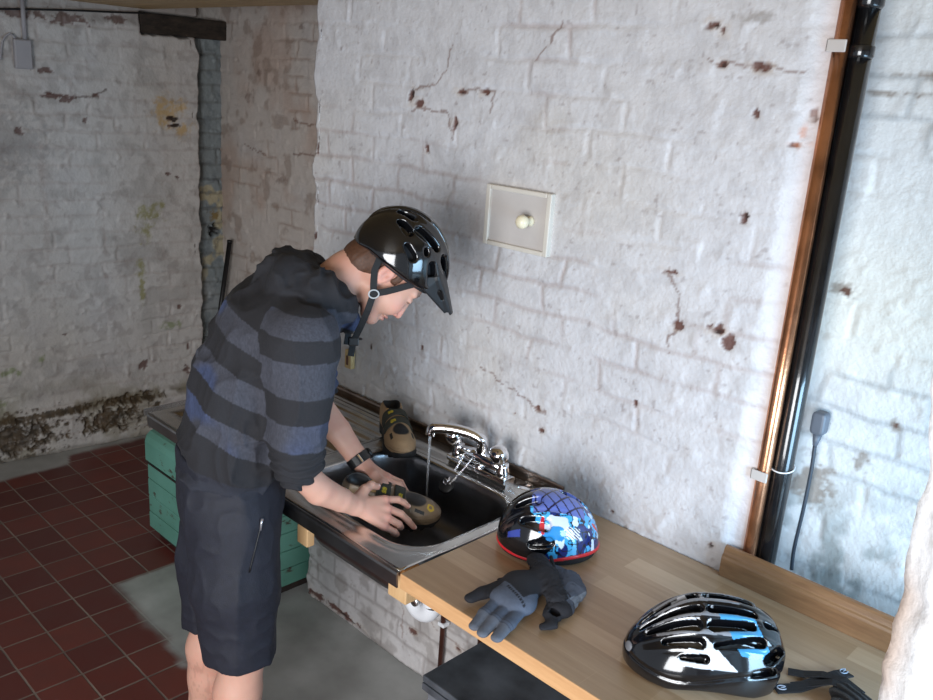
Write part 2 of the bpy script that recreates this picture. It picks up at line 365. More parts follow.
def cf_left(u, v, h):
    _, mo, br, n = bricks(u, v, 31); c = paint(u, v, srgb(200, 196, 192), 81)
    c = mixc(c, sstep(.55, .72, fbm2(u, v, 9, 4, 82)) * .45, srgb(158, 154, 150)); c = mixc(c, sstep(.6, .7, fbm2(u, v, 22, 4, 83)) * .35, srgb(150, 140, 136))
    c = mixc(c, sstep(.25, .45, u * 0 + fbm2(u, v, 3, 3, 84)) * mo * .22, srgb(160, 140, 132))
    W = lambda L: [(a - U0, b, p, q) for a, b, p, q in L]
    c = mixc(c, spots(u, v, W([(.97, 1.72, .11, .09), (1.05, 1.64, .08, .05), (.93, 1.76, .06, .05)]), 85, .95) * .8, srgb(196, 162, 104))
    c = mixc(c, spots(u, v, W([(.86, 1.21, .07, .07), (.83, 1.13, .05, .07), (.90, 1.26, .06, .03), (.805, .93, .035, .07), (.80, .80, .02, .12)]), 86, .95) * .85, srgb(146, 142, 92))
    c = mixc(c, spots(u, v, W([(.135, .46, .06, .03), (.289, .50, .02, .03), (.06, .30, .05, .06), (.95, .60, .07, .03)]), 87, .9) * .7, srgb(120, 134, 80))
    c = mixc(c, spots(u, v, W([(.22, 1.56, .18, .18)]), 88, .5) * .45, srgb(150, 148, 148))
    c = mixc(c, spots(u, v, W([(.35, 1.3, .02, .5), (.62, 1.1, .015, .35)]), 96, .9) * .25, srgb(160, 140, 130))
    c = mixc(c, cracks(u, v, [[(.38 - U0, 1.80), (.50 - U0, 1.77), (.62 - U0, 1.80), (.66 - U0, 1.82)]], .007, 89) * .8, srgb(112, 98, 92))
    c = mixc(c, sstep(.19, .22, v) * sstep(.27, .22, v) * sstep(.38, .55, fbm2(u, v, 12, 3, 90)) * .8, srgb(104, 94, 76))
    c = mixc(c, sstep(.45, .2, v) * sstep(.45, .62, fbm2(u, v, 8, 4, 91)) * .5, srgb(138, 130, 104))
    b = spots(u, v, [(.12 - U0, .12, .30, .11), (.0 - U0, .2, .3, .06), (.60 - U0, .13, .20, .075), (.72 - U0, .215, .25, .032), (.84 - U0, .1, .05, .10), (.30 - U0, .21, .4, .02)], 36, .45)
    g = fbm2(u, v, 38, 3, 92)[:, None]; bc = np.array(srgb(34, 28, 20)[:3]) * (1 - g) + g * np.array(srgb(104, 84, 58)[:3])
    c = c * (1 - b[:, None] * .93) + bc * b[:, None] * .93
    c = mixc(c, spots(u, v, LCH, 32) * .85, srgb(98, 66, 58)); c = mixc(c, spots(u, v, LCH[:2], 93), srgb(50, 36, 26))
    c = mixc(c, sstep(2.08, 2.16, v + (fbm2(u, v, 10, 3, 94) - .5) * .1) * .45, srgb(120, 108, 100))
    c = mixc(c, sstep(.035, .0, v) * .6, srgb(128, 122, 112)); return c
relief('wall_left', LA + LD * U0, LD, (0, 0, 1), 1.13 - U0, 2.50, 0.0062, hf_left, cf_left, M_wall, 0.3, lambda u, v: np.where(u > 2.70, (fbm2(u * 0, v, 11, 4, 3) - .5) * .035, 0))
# older blue-grey brickwork showing past the end of the plaster
def cf_strip(u, v, h):
    _, mo, br, n = bricks(u, v, 101); c = paint(u, v, srgb(136, 144, 146), 102)
    c = mixc(c, sstep(.5, .58, fbm2(u, v, 10, 4, 103)) * sstep(1.6, 1.3, v) * sstep(.6, 1.0, v) * .75, srgb(190, 176, 140)); c = mixc(c, mo * .5, srgb(96, 96, 92))
    c = mixc(c, spots(u, v, [(.17, 1.18, .04, .04)], 104, .6) * .9, srgb(128, 104, 52)); c = mixc(c, spots(u, v, [(.165, 1.095, .03, .03)], 105, .3), srgb(22, 20, 18))
    c = mixc(c, sstep(2.18, 2.2, v), srgb(186, 180, 174))
    return mixc(c, sstep(.6, .72, fbm2(u, v, 26, 3, 106)) * .5, srgb(104, 112, 118))
relief('wall_left_recess', LA + LD * 1.08 - LN * .075, LD, (0, 0, 1), 0.30, 2.50, 0.006, lambda u, v: bricks(u, v, 101, amt=1.8)[0] - .04 * spots(u, v, [(.165, 1.095, .03, .03)], 105, .3), cf_strip, M_wall, 0.225)
# recess wall to the right of the pipes
def cf_blue(u, v, h):
    _, mo, br, n = bricks(u, v, 111); c = paint(u, v, srgb(214, 217, 218), 112)
    c = mixc(c, sstep(1.9, 1.5, v) * sstep(1.25, 1.5, v) * .35, srgb(224, 216, 190))  # cream band at mid height: warm light tinted into the white paint
    c = mixc(c, sstep(1.25, .9, v) * sstep(.40, .62, fbm2(u, v, 16, 4, 113)) * .75, srgb(132, 142, 142)); c = mixc(c, mo * sstep(.4, .6, fbm2(u, v, 4, 3, 114)) * .5, srgb(140, 146, 150))
    c = mixc(c, spots(u, v, [(.176, 1.569, .03, .02), (.26, 2.03, .12, .008), (.20, 1.99, .1, .008), (.335, 1.30, .018, .018), (.11, 1.22, .06, .012), (.19, 1.10, .06, .07), (.28, 1.2, .02, .03)], 115, .6) * .7, srgb(120, 104, 88))
    return mixc(c, spots(u, v, [(.18, 1.566, .012, .01), (.34, 1.298, .006, .008)], 116), srgb(90, 60, 46))
relief('wall_recess', (3.30, 0.72, 0), (1, 0, 0), (0, 0, 1), 1.50, 2.40, 0.006, lambda u, v: bricks(u, v, 111)[0] * .5, cf_blue, M_wall)
# rough jamb beside the camera
def jedge(u, v): return np.where(u < .03, (fbm2(u * 0, v, 5, 3, 8) - .5) * .035 + (fbm2(u * 0, v, 24, 2, 9) - .5) * .014, 0)
def cf_jamb(u, v, h):
    c = paint(u, v, srgb(250, 252, 255), 121); c = mixc(c, sstep(.035, .0, u) * sstep(1.30, 1.36, v) * sstep(1.52, 1.44, v) * .8, srgb(178, 150, 128))
    return mixc(c, sstep(.62, .72, fbm2(u, v, 30, 3, 122)) * .3, srgb(190, 180, 170))
relief('wall_front', (3.966, -0.34, 0), (1, 0, 0), (0, 0, 1), 1.20, 2.21, 0.008, lambda u, v: bricks(u, v, 121)[0] * .8 - .03 * sstep(.05, 0, u) * (1 - u * 0), cf_jamb, M_wall, 0.10, jedge)
# ceiling of tan boards, floor of quarry tiles with a cement patch
def woodmat(name, a, b, scale=(2, 22, 22), rough=0.5, bumpk=0.1, coat=0.0):
    t = NT(name); co = t.coord(scale); n = t.noise(1.6, 5, co, .6); n2 = t.noise(7, 3, co, .7)
    t.set(Base_Color=t.ramp(t.math('ADD', t.math('MULTIPLY', n, .7), t.math('MULTIPLY', n2, .3)), [(0.33, a), (0.68, b)]), Roughness=rough)
    if coat: t.set(Coat_Weight=coat, Coat_Roughness=.25)
    t.bump(n2, bumpk, .001); return t.m
M_ceil = woodmat('ceiling_boards', srgb(150, 122, 82), srgb(186, 158, 112))
tag(boxes('ceiling', [((-.7, -3.0, 2.21), (5.2, .87, 2.29)), ((-.7, .87, 2.50), (1.9, 1.6, 2.56)), ((-.7, .83, 2.29), (5.2, .87, 2.50)), ((1.88, .87, 2.40), (5.2, 1.6, 2.46))], M_ceil), kind='structure')
def floor_mat():
    t = NT('quarry_tiles'); tc = t.n('ShaderNodeTexCoord'); sp = t.n('ShaderNodeSeparateXYZ'); t.l(tc.outputs['Object'], sp.inputs[0])
    nz = t.math('MULTIPLY', t.math('SUBTRACT', t.noise(14, 2), .5), .004)
    dd = []; cells = []
    for ax in (0, 1):
        x = t.math('ADD', t.math('DIVIDE', t.math('ADD', sp.outputs[ax], nz), .15), 100.0); fr = t.math('FRACT', x); cells.append(t.math('FLOOR', x))
        dd.append(t.math('MINIMUM', fr, t.math('SUBTRACT', 1.0, fr)))
    d = t.math('MINIMUM', dd[0], dd[1]); gr = t.n('ShaderNodeMapRange'); gr.inputs[1].default_value = .014; gr.inputs[2].default_value = .030; t.l(d, gr.inputs[0])
    cb = t.n('ShaderNodeCombineXYZ'); t.l(cells[0], cb.inputs[0]); t.l(cells[1], cb.inputs[1]); wn = t.n('ShaderNodeTexWhiteNoise'); t.l(cb.outputs[0], wn.inputs[0])
    tile = t.ramp(wn.outputs[0], [(0, srgb(90, 40, 36)), (.5, srgb(106, 47, 40)), (1, srgb(120, 58, 48))])
    tile = t.mix(t.ramp(t.noise(9, 5), [(.35, (0, 0, 0, 1)), (.75, (.55, .55, .55, 1))]), tile, srgb(96, 56, 50))
    grout = t.ramp(t.noise(5, 3), [(.3, srgb(98, 84, 78)), (.7, srgb(150, 136, 124))])
    base = t.mix(gr.outputs[0], grout, tile)
    at = t.n('ShaderNodeAttribute', _attribute_name='Col'); cem = t.ramp(t.noise(6, 6), [(.3, srgb(152, 153, 150)), (.7, srgb(188, 189, 187))])
    cem = t.mix(t.ramp(t.noise(2.3, 4), [(.4, (0, 0, 0, 1)), (.7, (.5, .5, .5, 1))]), cem, srgb(128, 127, 124))
    ms = t.n('ShaderNodeSeparateColor'); t.l(at.outputs[0], ms.inputs[0]); t.set(Base_Color=t.mix(ms.outputs[0], base, cem))
    rg = t.mix(ms.outputs[0], (.48,) * 3 + (1,), (.75,) * 3 + (1,)); t.l(rg, t.b.inputs['Roughness'])
    t.bump(t.math('ADD', t.math('MULTIPLY', gr.outputs[0], t.math('SUBTRACT', 1.0, ms.outputs[0])), t.math('MULTIPLY', t.noise(60, 4), .25)), .5, .002); return t.m
FX, FY = -.6, -3.0
def cf_floor(u, v, h):
    x = u + FX; y = v + FY; nz = (fbm2(u, v, 9, 4, 131) - .5) * .13
    dy = y - np.clip((x - 1.2) * -.0, -1, 1); m = sstep(1.19, 1.215, x + nz * .25) * sstep(-.03, .03, y + nz * (.4 + np.clip(x - 1.3, 0, 1)))
    e = .02 - .10 * sstep(.30, .36, y); m = np.maximum(m, sstep(.02, -.02, x - e + nz * .4)); m = np.maximum(m, sstep(3.4, 3.5, x + nz))
    return np.stack([m] * 3, 1)
relief('floor', (FX, FY, 0), (1, 0, 0), (0, 1, 0), 5.8, 4.4, 0.0125, lambda u, v: (fbm2(u, v, 5, 3, 133) - .5) * .0015 - .0008, cf_floor, floor_mat(), 0.05)
# rotten timber lintel
M_old = woodmat('rotten_timber', srgb(26, 22, 19), srgb(66, 55, 46), (8, 2, 20), .9, .6)
LI = bobj('trim_1', (lambda bm: (box(bm, (.85, -.19, 2.10), (1.345, -.02, 2.195)), bm)[1])(bmesh.new()), M_old, bevel=.006); LI['kind'] = 'structure'
LI.matrix_world = Matrix(((LN[0], LD[0], 0, LA[0]), (LN[1], LD[1], 0, LA[1]), (0, 0, 1, 0), (0, 0, 0, 1))) @ Matrix(((0, 1, 0, 0), (1, 0, 0, 0), (0, 0, 1, 0), (0, 0, 0, 1)))
def LP(u, off, z): p = LA + LD * u + LN * off; return (p[0], p[1], z)
# ------------------------------------------------------------------ fixtures and furniture
STEEL = mat('stainless_steel', (.56, .55, .53, 1), .24, 1.0, .12, 18, .05, 300)
STEELD = mat('steel_dark_reflection', (.24, .24, .25, 1), .30, 1.0, .2, 9, .03, 300)  # darker copy of the steel, dark reflections in the bowl painted in
APRON = mat('stainless_steel_apron', (.30, .29, .28, 1), .36, 1.0, .3, 8)
CHROME = mat('chrome', (.82, .82, .84, 1), .07, 1.0, .03, 10)
BLACKP = mat('black_plastic', srgb(22, 22, 24), .38, 0, .2, 40)
BLACKPIPE = mat('black_pipe_paint', srgb(20, 20, 22), .16, 0, .3, 30, .05, 90, coat=.6)
WHITEP = mat('white_plastic', srgb(226, 228, 232), .35, 0, .04, 20)
OFFW = mat('cream_gloss_paint', srgb(206, 200, 190), .32, 0, .05, 12, .08, 60)
OFFP = mat('white_gloss_paint', srgb(190, 184, 180), .3, 0, .06, 9, .08, 60)
COPPER = mat('aged_copper', (.52, .24, .13, 1), .25, .9, .4, 14, .1, 120)
COPPERD = mat('dark_copper', (.085, .028, .018, 1), .4, .6, .4, 14)
STRAP = mat('black_webbing', srgb(20, 20, 22), .75, 0, .2, 200, .4, 700)
# --- stainless sink: deck pressed around a bowl, drainer with long grooves, apron and upstand
sink = thing('kitchen_sink', 'stainless steel inset sink with grooved drainer and one deep bowl against the brick wall', 'sink', (1.65, 0.24, 0.0))
SL = (-1.65, -0.24, 0.0)
def deckz(x, y):
    z = 0.0
    z += .006 * float(sstep(.455, .465, np.float64(y)))
    if y > .47: z += .0022 * math.sin((y - .47) * 2 * math.pi / .022)
    return z
def drz(x, y):
    z = deckz(x, y)
    e = min(x - 1.735, 2.285 - x, y - .0, .44 - y); k = float(sstep(0.0, .03, np.float64(e)))
    z += -.010 * k + .0045 * k * math.cos((y - .22) * 2 * math.pi / .062) + .0015 * float(sstep(.0, -.012, np.float64(e))) 
    return z
SZ = .884
def gridmesh(name, x0, x1, y0, y1, nx, ny, fz, m, parent, thick=.0):
    bm = bmesh.new(); G = [[bm.verts.new((x0 + (x1 - x0) * i / nx + SL[0], y0 + (y1 - y0) * j / ny + SL[1], SZ + fz(x0 + (x1 - x0) * i / nx, y0 + (y1 - y0) * j / ny))) for i in range(nx + 1)] for j in range(ny + 1)]
    for j in range(ny):
        for i in range(nx): bm.faces.new((G[j][i], G[j][i + 1], G[j + 1][i + 1], G[j + 1][i]))
    o = bobj(name, bm, m, parent, smooth=True); s = o.modifiers.new('solid', 'SOLIDIFY'); s.thickness = .0015; s.offset = -1; return o
gridmesh('drainer', 1.690, 2.285, -.053, .535, 90, 120, drz, STEEL, sink)
def bowl():
    bm = bmesh.new(); x0, x1, y0, y1 = 2.345, 2.868, .020, .425; r = .105; cx, cy = (x0 + x1) / 2, (y0 + y1) / 2; RX0, RX1, RY0, RY1 = 2.2845, 2.905, -.053, .535
    def rr(a, ins, rad):
        hx, hy = (x1 - x0) / 2 - ins, (y1 - y0) / 2 - ins; rad = max(min(rad, hx, hy) - .0, .005); dx, dy = math.cos(a), math.sin(a)
        t = 1e9  # ray against rounded rectangle by bisection
        lo, hi = 0.0, 2.0
        for _ in range(26):
            m_ = (lo + hi) / 2; qx, qy = abs(dx * m_) - (hx - rad), abs(dy * m_) - (hy - rad)
            d = math.hypot(max(qx, 0), max(qy, 0)) + min(max(qx, qy), 0) - rad
            if d < 0: lo = m_
            else: hi = m_
        return cx + dx * lo, cy + dy * lo
    N = 144; A = [2 * math.pi * k / N for k in range(N)]
    for c in ((RX0, RY0), (RX1, RY0), (RX1, RY1), (RX0, RY1)):
        ca = math.atan2(c[1] - cy, c[0] - cx) % (2 * math.pi); k = min(range(N), key=lambda i: abs(A[i] - ca)); A[k] = ca
    def rect(a):
        dx, dy = math.cos(a), math.sin(a); t = min(((RX1 if dx > 0 else RX0) - cx) / dx if abs(dx) > 1e-9 else 1e9, ((RY1 if dy > 0 else RY0) - cy) / dy if abs(dy) > 1e-9 else 1e9)
        return cx + dx * t, cy + dy * t
    rings = []
    for s in [0, .12, .25, .38, .5, .62, .72, .8, .87, .93, .97, 1.0]:
        rg = []
        for a in A:
            p, q = rect(a), rr(a, 0, r); x = p[0] + (q[0] - p[0]) * s; y = p[1] + (q[1] - p[1]) * s; dist = math.hypot(x - q[0], y - q[1])
            z = SZ + deckz(x, y) * min(1, dist / .02); z -= .004 * float(sstep(.050, .030, np.float64(dist))) ; z += .003 * math.exp(-((dist - .012) / .008) ** 2)
            rg.append((x, y, z))
        rings.append(rg)
    for ins, dz in [(.003, .003), (.006, .009), (.009, .02), (.012, .05), (.016, .10), (.021, .138), (.032, .160), (.055, .172), (.09, .176), (.14, .178), (.19, .179)]:
        rings.append([(*rr(a, ins, r), SZ - .004 - dz) for a in A])
    VV = [[bm.verts.new((p[0] + SL[0], p[1] + SL[1], p[2])) for p in rg] for rg in rings]
    for i in range(len(VV) - 1):
        for k in range(N): 
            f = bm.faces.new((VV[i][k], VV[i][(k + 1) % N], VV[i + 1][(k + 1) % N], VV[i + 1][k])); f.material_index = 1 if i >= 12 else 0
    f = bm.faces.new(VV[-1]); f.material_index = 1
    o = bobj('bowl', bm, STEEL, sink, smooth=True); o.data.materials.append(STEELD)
    s = o.modifiers.new('solid', 'SOLIDIFY'); s.thickness = .0015; s.offset = -1; s.use_even_offset = False; return o
bowl()
sweep_profile('front_apron', [(-.056 - .24, .884), (-.0605 - .24, .881), (-.062 - .24, .875), (-.060 - .24, .842), (-.056 - .24, .842), (-.057 - .24, .872), (-.053 - .24, .8835)], 1.690 - 1.65, 2.905 - 1.65, APRON, sink)
sweep_profile('side_rim', [(-.053 - .24, .884), (-.053 - .24, .860), (.535 - .24, .860), (.535 - .24, .890), (.46 - .24, .889)], 0.0, .002, STEEL, sink)
sweep_profile('upstand', [(.532 - .24, .880), (.532 - .24, .912), (.534 - .24, .918), (.539 - .24, .920), (.541 - .24, .918), (.541 - .24, .880)], 1.73 - 1.65, 2.905 - 1.65, mat('steel_brown_reflection', (.20, .15, .12, 1), .28, 1.0, .4, 10), sink)  # upstand steel: its brown reflections are put into the base colour
def disc(name, p, r, t, m, parent, d=(0, 0, 1)):
    bm = bmesh.new(); lathe(bm, [(r * .9, 0), (r, t * .3), (r, t * .7), (r * .9, t)], 28, align(p, d)); return bobj(name, bm, m, parent, smooth=True)
disc('waste_fitting', (2.606 + SL[0], .222 + SL[1], .7025), .036, .004, CHROME, sink); disc('overflow_plate', (2.80 + SL[0], .500 + SL[1], .888), .020, .004, CHROME, sink)
# --- mixer tap
tap = thing('mixer_tap', 'chrome mixer tap with swan-neck spout running over the sink bowl', 'tap', (2.645, .478, .889))
bm = bmesh.new(); tube(bm, [(-.115, 0, .009), (.115, 0, .009)], .020, flat=(.045, .018)); bobj('base_plate', bm, CHROME, tap, bevel=.004)
bm = bmesh.new(); tube(bm, [(-.09, 0, .038), (-.05, 0, .040), (0, 0, .042), (.05, 0, .040), (.09, 0, .038)], [.016, .017, .024, .017, .016], 20)
for s in (-1, 1): lathe(bm, [(.019, .015), (.021, .02), (.020, .032), (.016, .045), (.016, .055)], 24, Matrix.Translation((.088 * s, 0, 0)))
lathe(bm, [(.018, .015), (.020, .03), (.019, .055), (.015, .068)], 24); bobj('tap_body', bm, CHROME, tap, smooth=True)
tubes('spout', catmull([(0, 0, .055), (.012, -.006, .085), (.008, -.018, .107), (-.022, -.034, .118), (-.06, -.056, .122), (-.088, -.078, .122), (-.108, -.094, .117), (-.112, -.098, .098)], 6), [.0165] * 12 + [.0155] * 24 + [.0145] * 7, CHROME, tap, 20)
for s in (-1, 1):
    bm = bmesh.new(); lathe(bm, [(.012, .0), (.013, .012), (.022, .018), (.025, .024), (.0275, .036), (.026, .052), (.020, .060), (.008, .063)], 24, Matrix.Translation((.088 * s, -.004, .052)) @ Matrix.Rotation(math.radians(28), 4, 'X'))
    for k in range(4):
        a = k * math.pi / 2 + .5; tube(bm, [(.088 * s + .010 * math.cos(a), -.020 + .010 * math.sin(a), .085), (.088 * s + .027 * math.cos(a), -.022 + .024 * math.sin(a), .083)], .006, 10)
    bobj('tap_handle', bm, CHROME, tap, smooth=True)
# --- running water
WAT = NT('running_water'); WAT.set(Base_Color=(.93, .96, 1, 1), Roughness=.03, IOR=1.33, Transmission_Weight=.85)
wx, wy = 2.645 - .112, .478 - .098
pts = [(wx + .0006 * math.sin(z * 90), wy + .0006 * math.cos(z * 70), z) for z in np.linspace(.986, .7065, 26)]
tag(tubes('water_stream', [(x - wx, y - wy, z - .705) for x, y, z in pts], [.0042 - .0018 * i / 25 + .0004 * math.sin(i * 1.9) for i in range(26)], WAT.m, seg=12), 'thin clear stream of water falling from the tap spout', 'water').location = (wx, wy, .705)
# --- sink plug on its chain
plug = thing('sink_plug', 'black rubber sink plug hanging on a double chrome chain from the tap', 'plug', (2.585, .408, .838))
bm = bmesh.new(); lathe(bm, [(.017, -.012), (.020, -.002), (.024, .0), (.024, .006), (.018, .008)], 28, align((0, 0, 0), (.25, -.75, .6))); bobj('stopper', bm, mat('black_rubber', srgb(18, 18, 20), .45), plug, smooth=True)
def chain_pts(a, b, sag, n): a = Vector(a); b = Vector(b); return [a.lerp(b, i / (n - 1)) - Vector((0, 0, sag * math.sin(math.pi * i / (n - 1)))) for i in range(n)]
def links(bm, P, r=.0036, t=.0011):
    for i in range(len(P) - 1):
        c = (P[i] + P[i + 1]) / 2; d = (P[i + 1] - P[i]).normalized(); s = d.cross(Vector((0, 0, 1) if i % 2 else (1, .2, 0))).normalized(); L = (P[i + 1] - P[i]).length * .72
        ring = [c + d * L * math.cos(a) + s * r * math.sin(a) for a in [2 * math.pi * k / 10 for k in range(11)]]; tube(bm, ring, t, 6, cap=False)
for a, b in (((.002, .0, .012), (.012, .050, .090)), ((.014, -.004, .012), (.052, .046, .096))):
    bm = bmesh.new(); links(bm, chain_pts(a, b, .004, 14)); bobj('chain', bm, CHROME, plug, smooth=True)
bm = bmesh.new(); tube(bm, [(.001 + .008 * math.cos(a), -.006, .016 + .008 * math.sin(a)) for a in [2 * math.pi * k / 16 for k in range(17)]], .0016, 8, cap=False); bobj('ring', bm, CHROME, plug, smooth=True)
# --- timber bearers under the sink
PINE = woodmat('pine', srgb(190, 150, 104), srgb(216, 180, 134), (24, 24, 3), .55)
for i, (x, lab) in enumerate(((2.468, 'pale pine batten carrying the sink beside the green chest'), (2.826, 'pale pine batten under the joint of sink and wooden worktop'))):
    b = thing('wooden_batten', lab, 'batten', (x, -.03, .7), 0, 'battens under the sink')
    boxes('post', [((.002, .012, .072), (.066, .055, .150))] if i else [((.004, .0, .060), (.050, .024, .156))], PINE, b, .003)
    boxes('bearer', [((0, 0, .151 if i else .157), (.070, .57, .17))] if 0 else [((0, -.002, .151), (.072, .045, .172))] if i else [((.002, -.002, .157), (.052, .030, .172))], woodmat('pine_end', srgb(206, 140, 84), srgb(220, 160, 100), (40, 40, 40)), b, .002)
# --- oak block worktop
def oak_mat():
    t = NT('oak_worktop'); co = t.coord(); br = t.n('ShaderNodeTexBrick', Scale=1.0, _offset=.37, _squash=1.0)
    br.inputs['Color1'].default_value = (0, 0, 0, 1); br.inputs['Color2'].default_value = (1, 1, 1, 1); br.inputs['Mortar'].default_value = (.5,) * 3 + (1,); br.inputs['Mortar Size'].default_value = .0004
    br.inputs['Brick Width'].default_value = .31; br.inputs['Row Height'].default_value = .062; t.l(co, br.inputs['Vector'])
    cc = t.coord((2.2, 30, 30)); g = t.noise(2.2, 6, cc, .62); wv = t.math('ADD', t.math('MULTIPLY', br.outputs[0], .5), t.math('MULTIPLY', g, .55))
    t.set(Base_Color=t.ramp(wv, [(.15, srgb(146, 116, 86)), (.42, srgb(166, 137, 106)), (.62, srgb(180, 152, 122)), (.9, srgb(198, 172, 142))]), Roughness=.36, Coat_Weight=.15, Coat_Roughness=.3); t.bump(g, .06, .001); return t.m
OAK = oak_mat()
wt = boxes('worktop', [((0, 0, 0), (1.19, .600, .039))], OAK, None, .003, 3); wt.location = (2.908, -.055, .841)
tag(wt, 'pale oak block worktop holding the helmets and gloves', 'worktop')
EDGE = woodmat('oak_edge', srgb(188, 142, 98), srgb(212, 168, 122), (3, 20, 30), .45)
wt.data.materials.append(EDGE)
for p in wt.data.polygons:
    if p.normal.y < -.9 or p.normal.x < -.9: p.material_index = 1
SK = woodmat('varnished_skirting', srgb(116, 82, 56), srgb(154, 116, 82), (3, 30, 30), .35, coat=.3)
sk = sweep_profile('skirting_board', [(0, 0), (0, .046), (.002, .052), (.006, .055), (.0075, .060), (.009, .068), (.013, .073), (.019, .075), (.022, .074), (.022, 0)], 0, .66, SK, smooth=False)
sk.location = (3.386, .5265, .8805); tag(sk, 'moulded brown skirting board standing along the back of the worktop', 'skirting board')
# --- green wooden chest
def chest_mat():
    t = NT('flaking_green_paint'); n = t.noise(5, 7, t.coord((1.2, 1.2, 3.0)), .65); n2 = t.noise(26, 5, t.coord((1, 1, 2.2)), .6)
    g = t.ramp(t.noise(3, 3), [(.3, srgb(84, 134, 118)), (.7, srgb(108, 166, 150))]); f = t.math('ADD', t.math('MULTIPLY', n, .55), t.math('MULTIPLY', n2, .45))
    t.set(Base_Color=t.mix(t.ramp(f, [(.56, (0, 0, 0, 1)), (.61, (1, 1, 1, 1))]), g, srgb(74, 66, 56)), Roughness=.55); t.bump(f, .3, .002); return t.m
CH = chest_mat(); DARKW = mat('dark_timber', srgb(44, 34, 30), .8, 0, .3, 20)
ch = thing('storage_chest', 'old green painted wooden chest with flaking paint under the drainer', 'chest', (.93, .289, 0))
def planks(name, lst, parent, m=CH, bev=.004): return boxes(name, lst, m, parent, bev, 3)
planks('body', [((0, 0, .045), (.757, .02, .118)), ((0, .0015, .120), (.757, .02, .195)), ((0, 0, .197), (.757, .02, .272)), ((0, .001, .274), (.757, .02, .346)), ((.737, .021, .045), (.757, .64, .118)), ((.7355, .021, .120), (.757, .64, .195)), ((.737, .021, .197), (.757, .64, .272)), ((.736, .021, .274), (.757, .64, .346)),
    ((0, .021, .045), (.02, .64, .346)), ((.02, .62, .045), (.737, .64, .346)), ((.02, .02, .05), (.737, .62, .06))], ch)
bm = bmesh.new(); prof = [(0, .352), (-.004, .356), (-.004, .44), (.004, .466), (.022, .482), (.05, .488), (.60, .488), (.644, .466), (.644, .352)]
A_ = [bm.verts.new((-.008, y, z)) for y, z in prof]; B_ = [bm.verts.new((.762, y, z)) for y, z in prof]
for k in range(len(prof)): bm.faces.new((A_[k], A_[(k + 1) % 9], B_[(k + 1) % 9], B_[k]))
bm.faces.new(A_[::-1]); bm.faces.new(B_); bobj('lid', bm, CH, ch, bevel=.016, seg=4)
planks('plinth', [((.03, .03, 0), (.73, .61, .045))], ch, DARKW, .002); planks('lid_seam_strip', [((-.0095, -.0065, .345), (.764, -.0045, .353))], ch, DARKW, .001)  # thin dark strip along the seam between body and lid
# --- dark metal cabinet below the worktop
DM = mat('dark_scratched_metal', (.085, .095, .11, 1), .42, .2, .5, 12, .05, 60)
cab = thing('metal_cabinet', 'low dark metal cabinet pushed under the worktop edge', 'cabinet', (2.940, .006, 0))
boxes('carcass', [((0.006, .03, .02), (.56, .50, .575))], DM, cab, .004); boxes('top_panel', [((0, 0, .580), (.566, .505, .598))], DM, cab, .003)
boxes('door', [((.012, .008, .03), (.554, .028, .572))], mat('grey_painted_steel', srgb(112, 116, 122), .4, .2, .15, 10), cab, .004); boxes('edge_trim', [((.002, -.002, .560), (.564, .006, .579))], DM, cab, .001)
[boxes('foot', [((a, b, 0), (a + .04, b + .04, .02))], BLACKP, cab) for a in (.02, .50) for b in (.04, .42)]
tubes('handle', [(.30, .006, .50), (.30, -.02, .50), (.44, -.02, .50), (.44, .006, .50)], .006, CHROME, cab)
# --- waste trap under the worktop, small pipes on the wall
tr = thing('waste_trap', 'white plastic waste trap hanging below the worktop edge', 'pipe', (2.645, .29, .535))
bm = bmesh.new(); tube(bm, [(.043 * math.cos(a) - .012, -.0, .004 + .043 * math.sin(a)) for a in np.linspace(0, 2 * math.pi, 25)], .028, 18, cap=False, up=(0, 1, 0)); bobj('u_bend', bm, WHITEP, tr, smooth=True)
tubes('tail_pipe', [(-.03, 0, .02), (-.034, -.006, .07), (-.04, -.01, .160)], .021, WHITEP, tr, 20); bm = bmesh.new(); lathe(bm, [(.024, 0), (.027, .004), (.027, .020), (.024, .024)], 24, Matrix.Translation((-.034, -.006, .035))); bobj('collar_nut', bm, WHITEP, tr, smooth=True)
disc('hub', (-.012, -.022, .004), .015, .012, STEEL, tr, (0, -1, 0)); tubes('outlet', [(.03, .01, -.01), (.04, .10, .0), (.04, .235, .0)], .016, WHITEP, tr, 16)
def clip(parent, p, w, m, name='pipe_clip'): return boxes(name, [((p[0] - w, p[1] - .03, p[2] - .008), (p[0] + w, p[1] + .0, p[2] + .008))], m, parent, .003)
for x, lab in ((2.497, 'thin brown copper pipe on the brick wall right of the white trap'), (2.662, 'thin brown copper pipe on the brick wall just left of the dark cabinet')):
    p = thing('copper_pipe', lab, 'pipe', (x, .525, 0), 0, 'thin copper pipes under the worktop'); tubes('pipe', [(0, 0, 0), (0, 0, .80)], .0085, COPPERD, p)
    boxes('pipe_clip', [((-.014, -.012, .272), (.014, .018, .286))], WHITEP, p, .003)
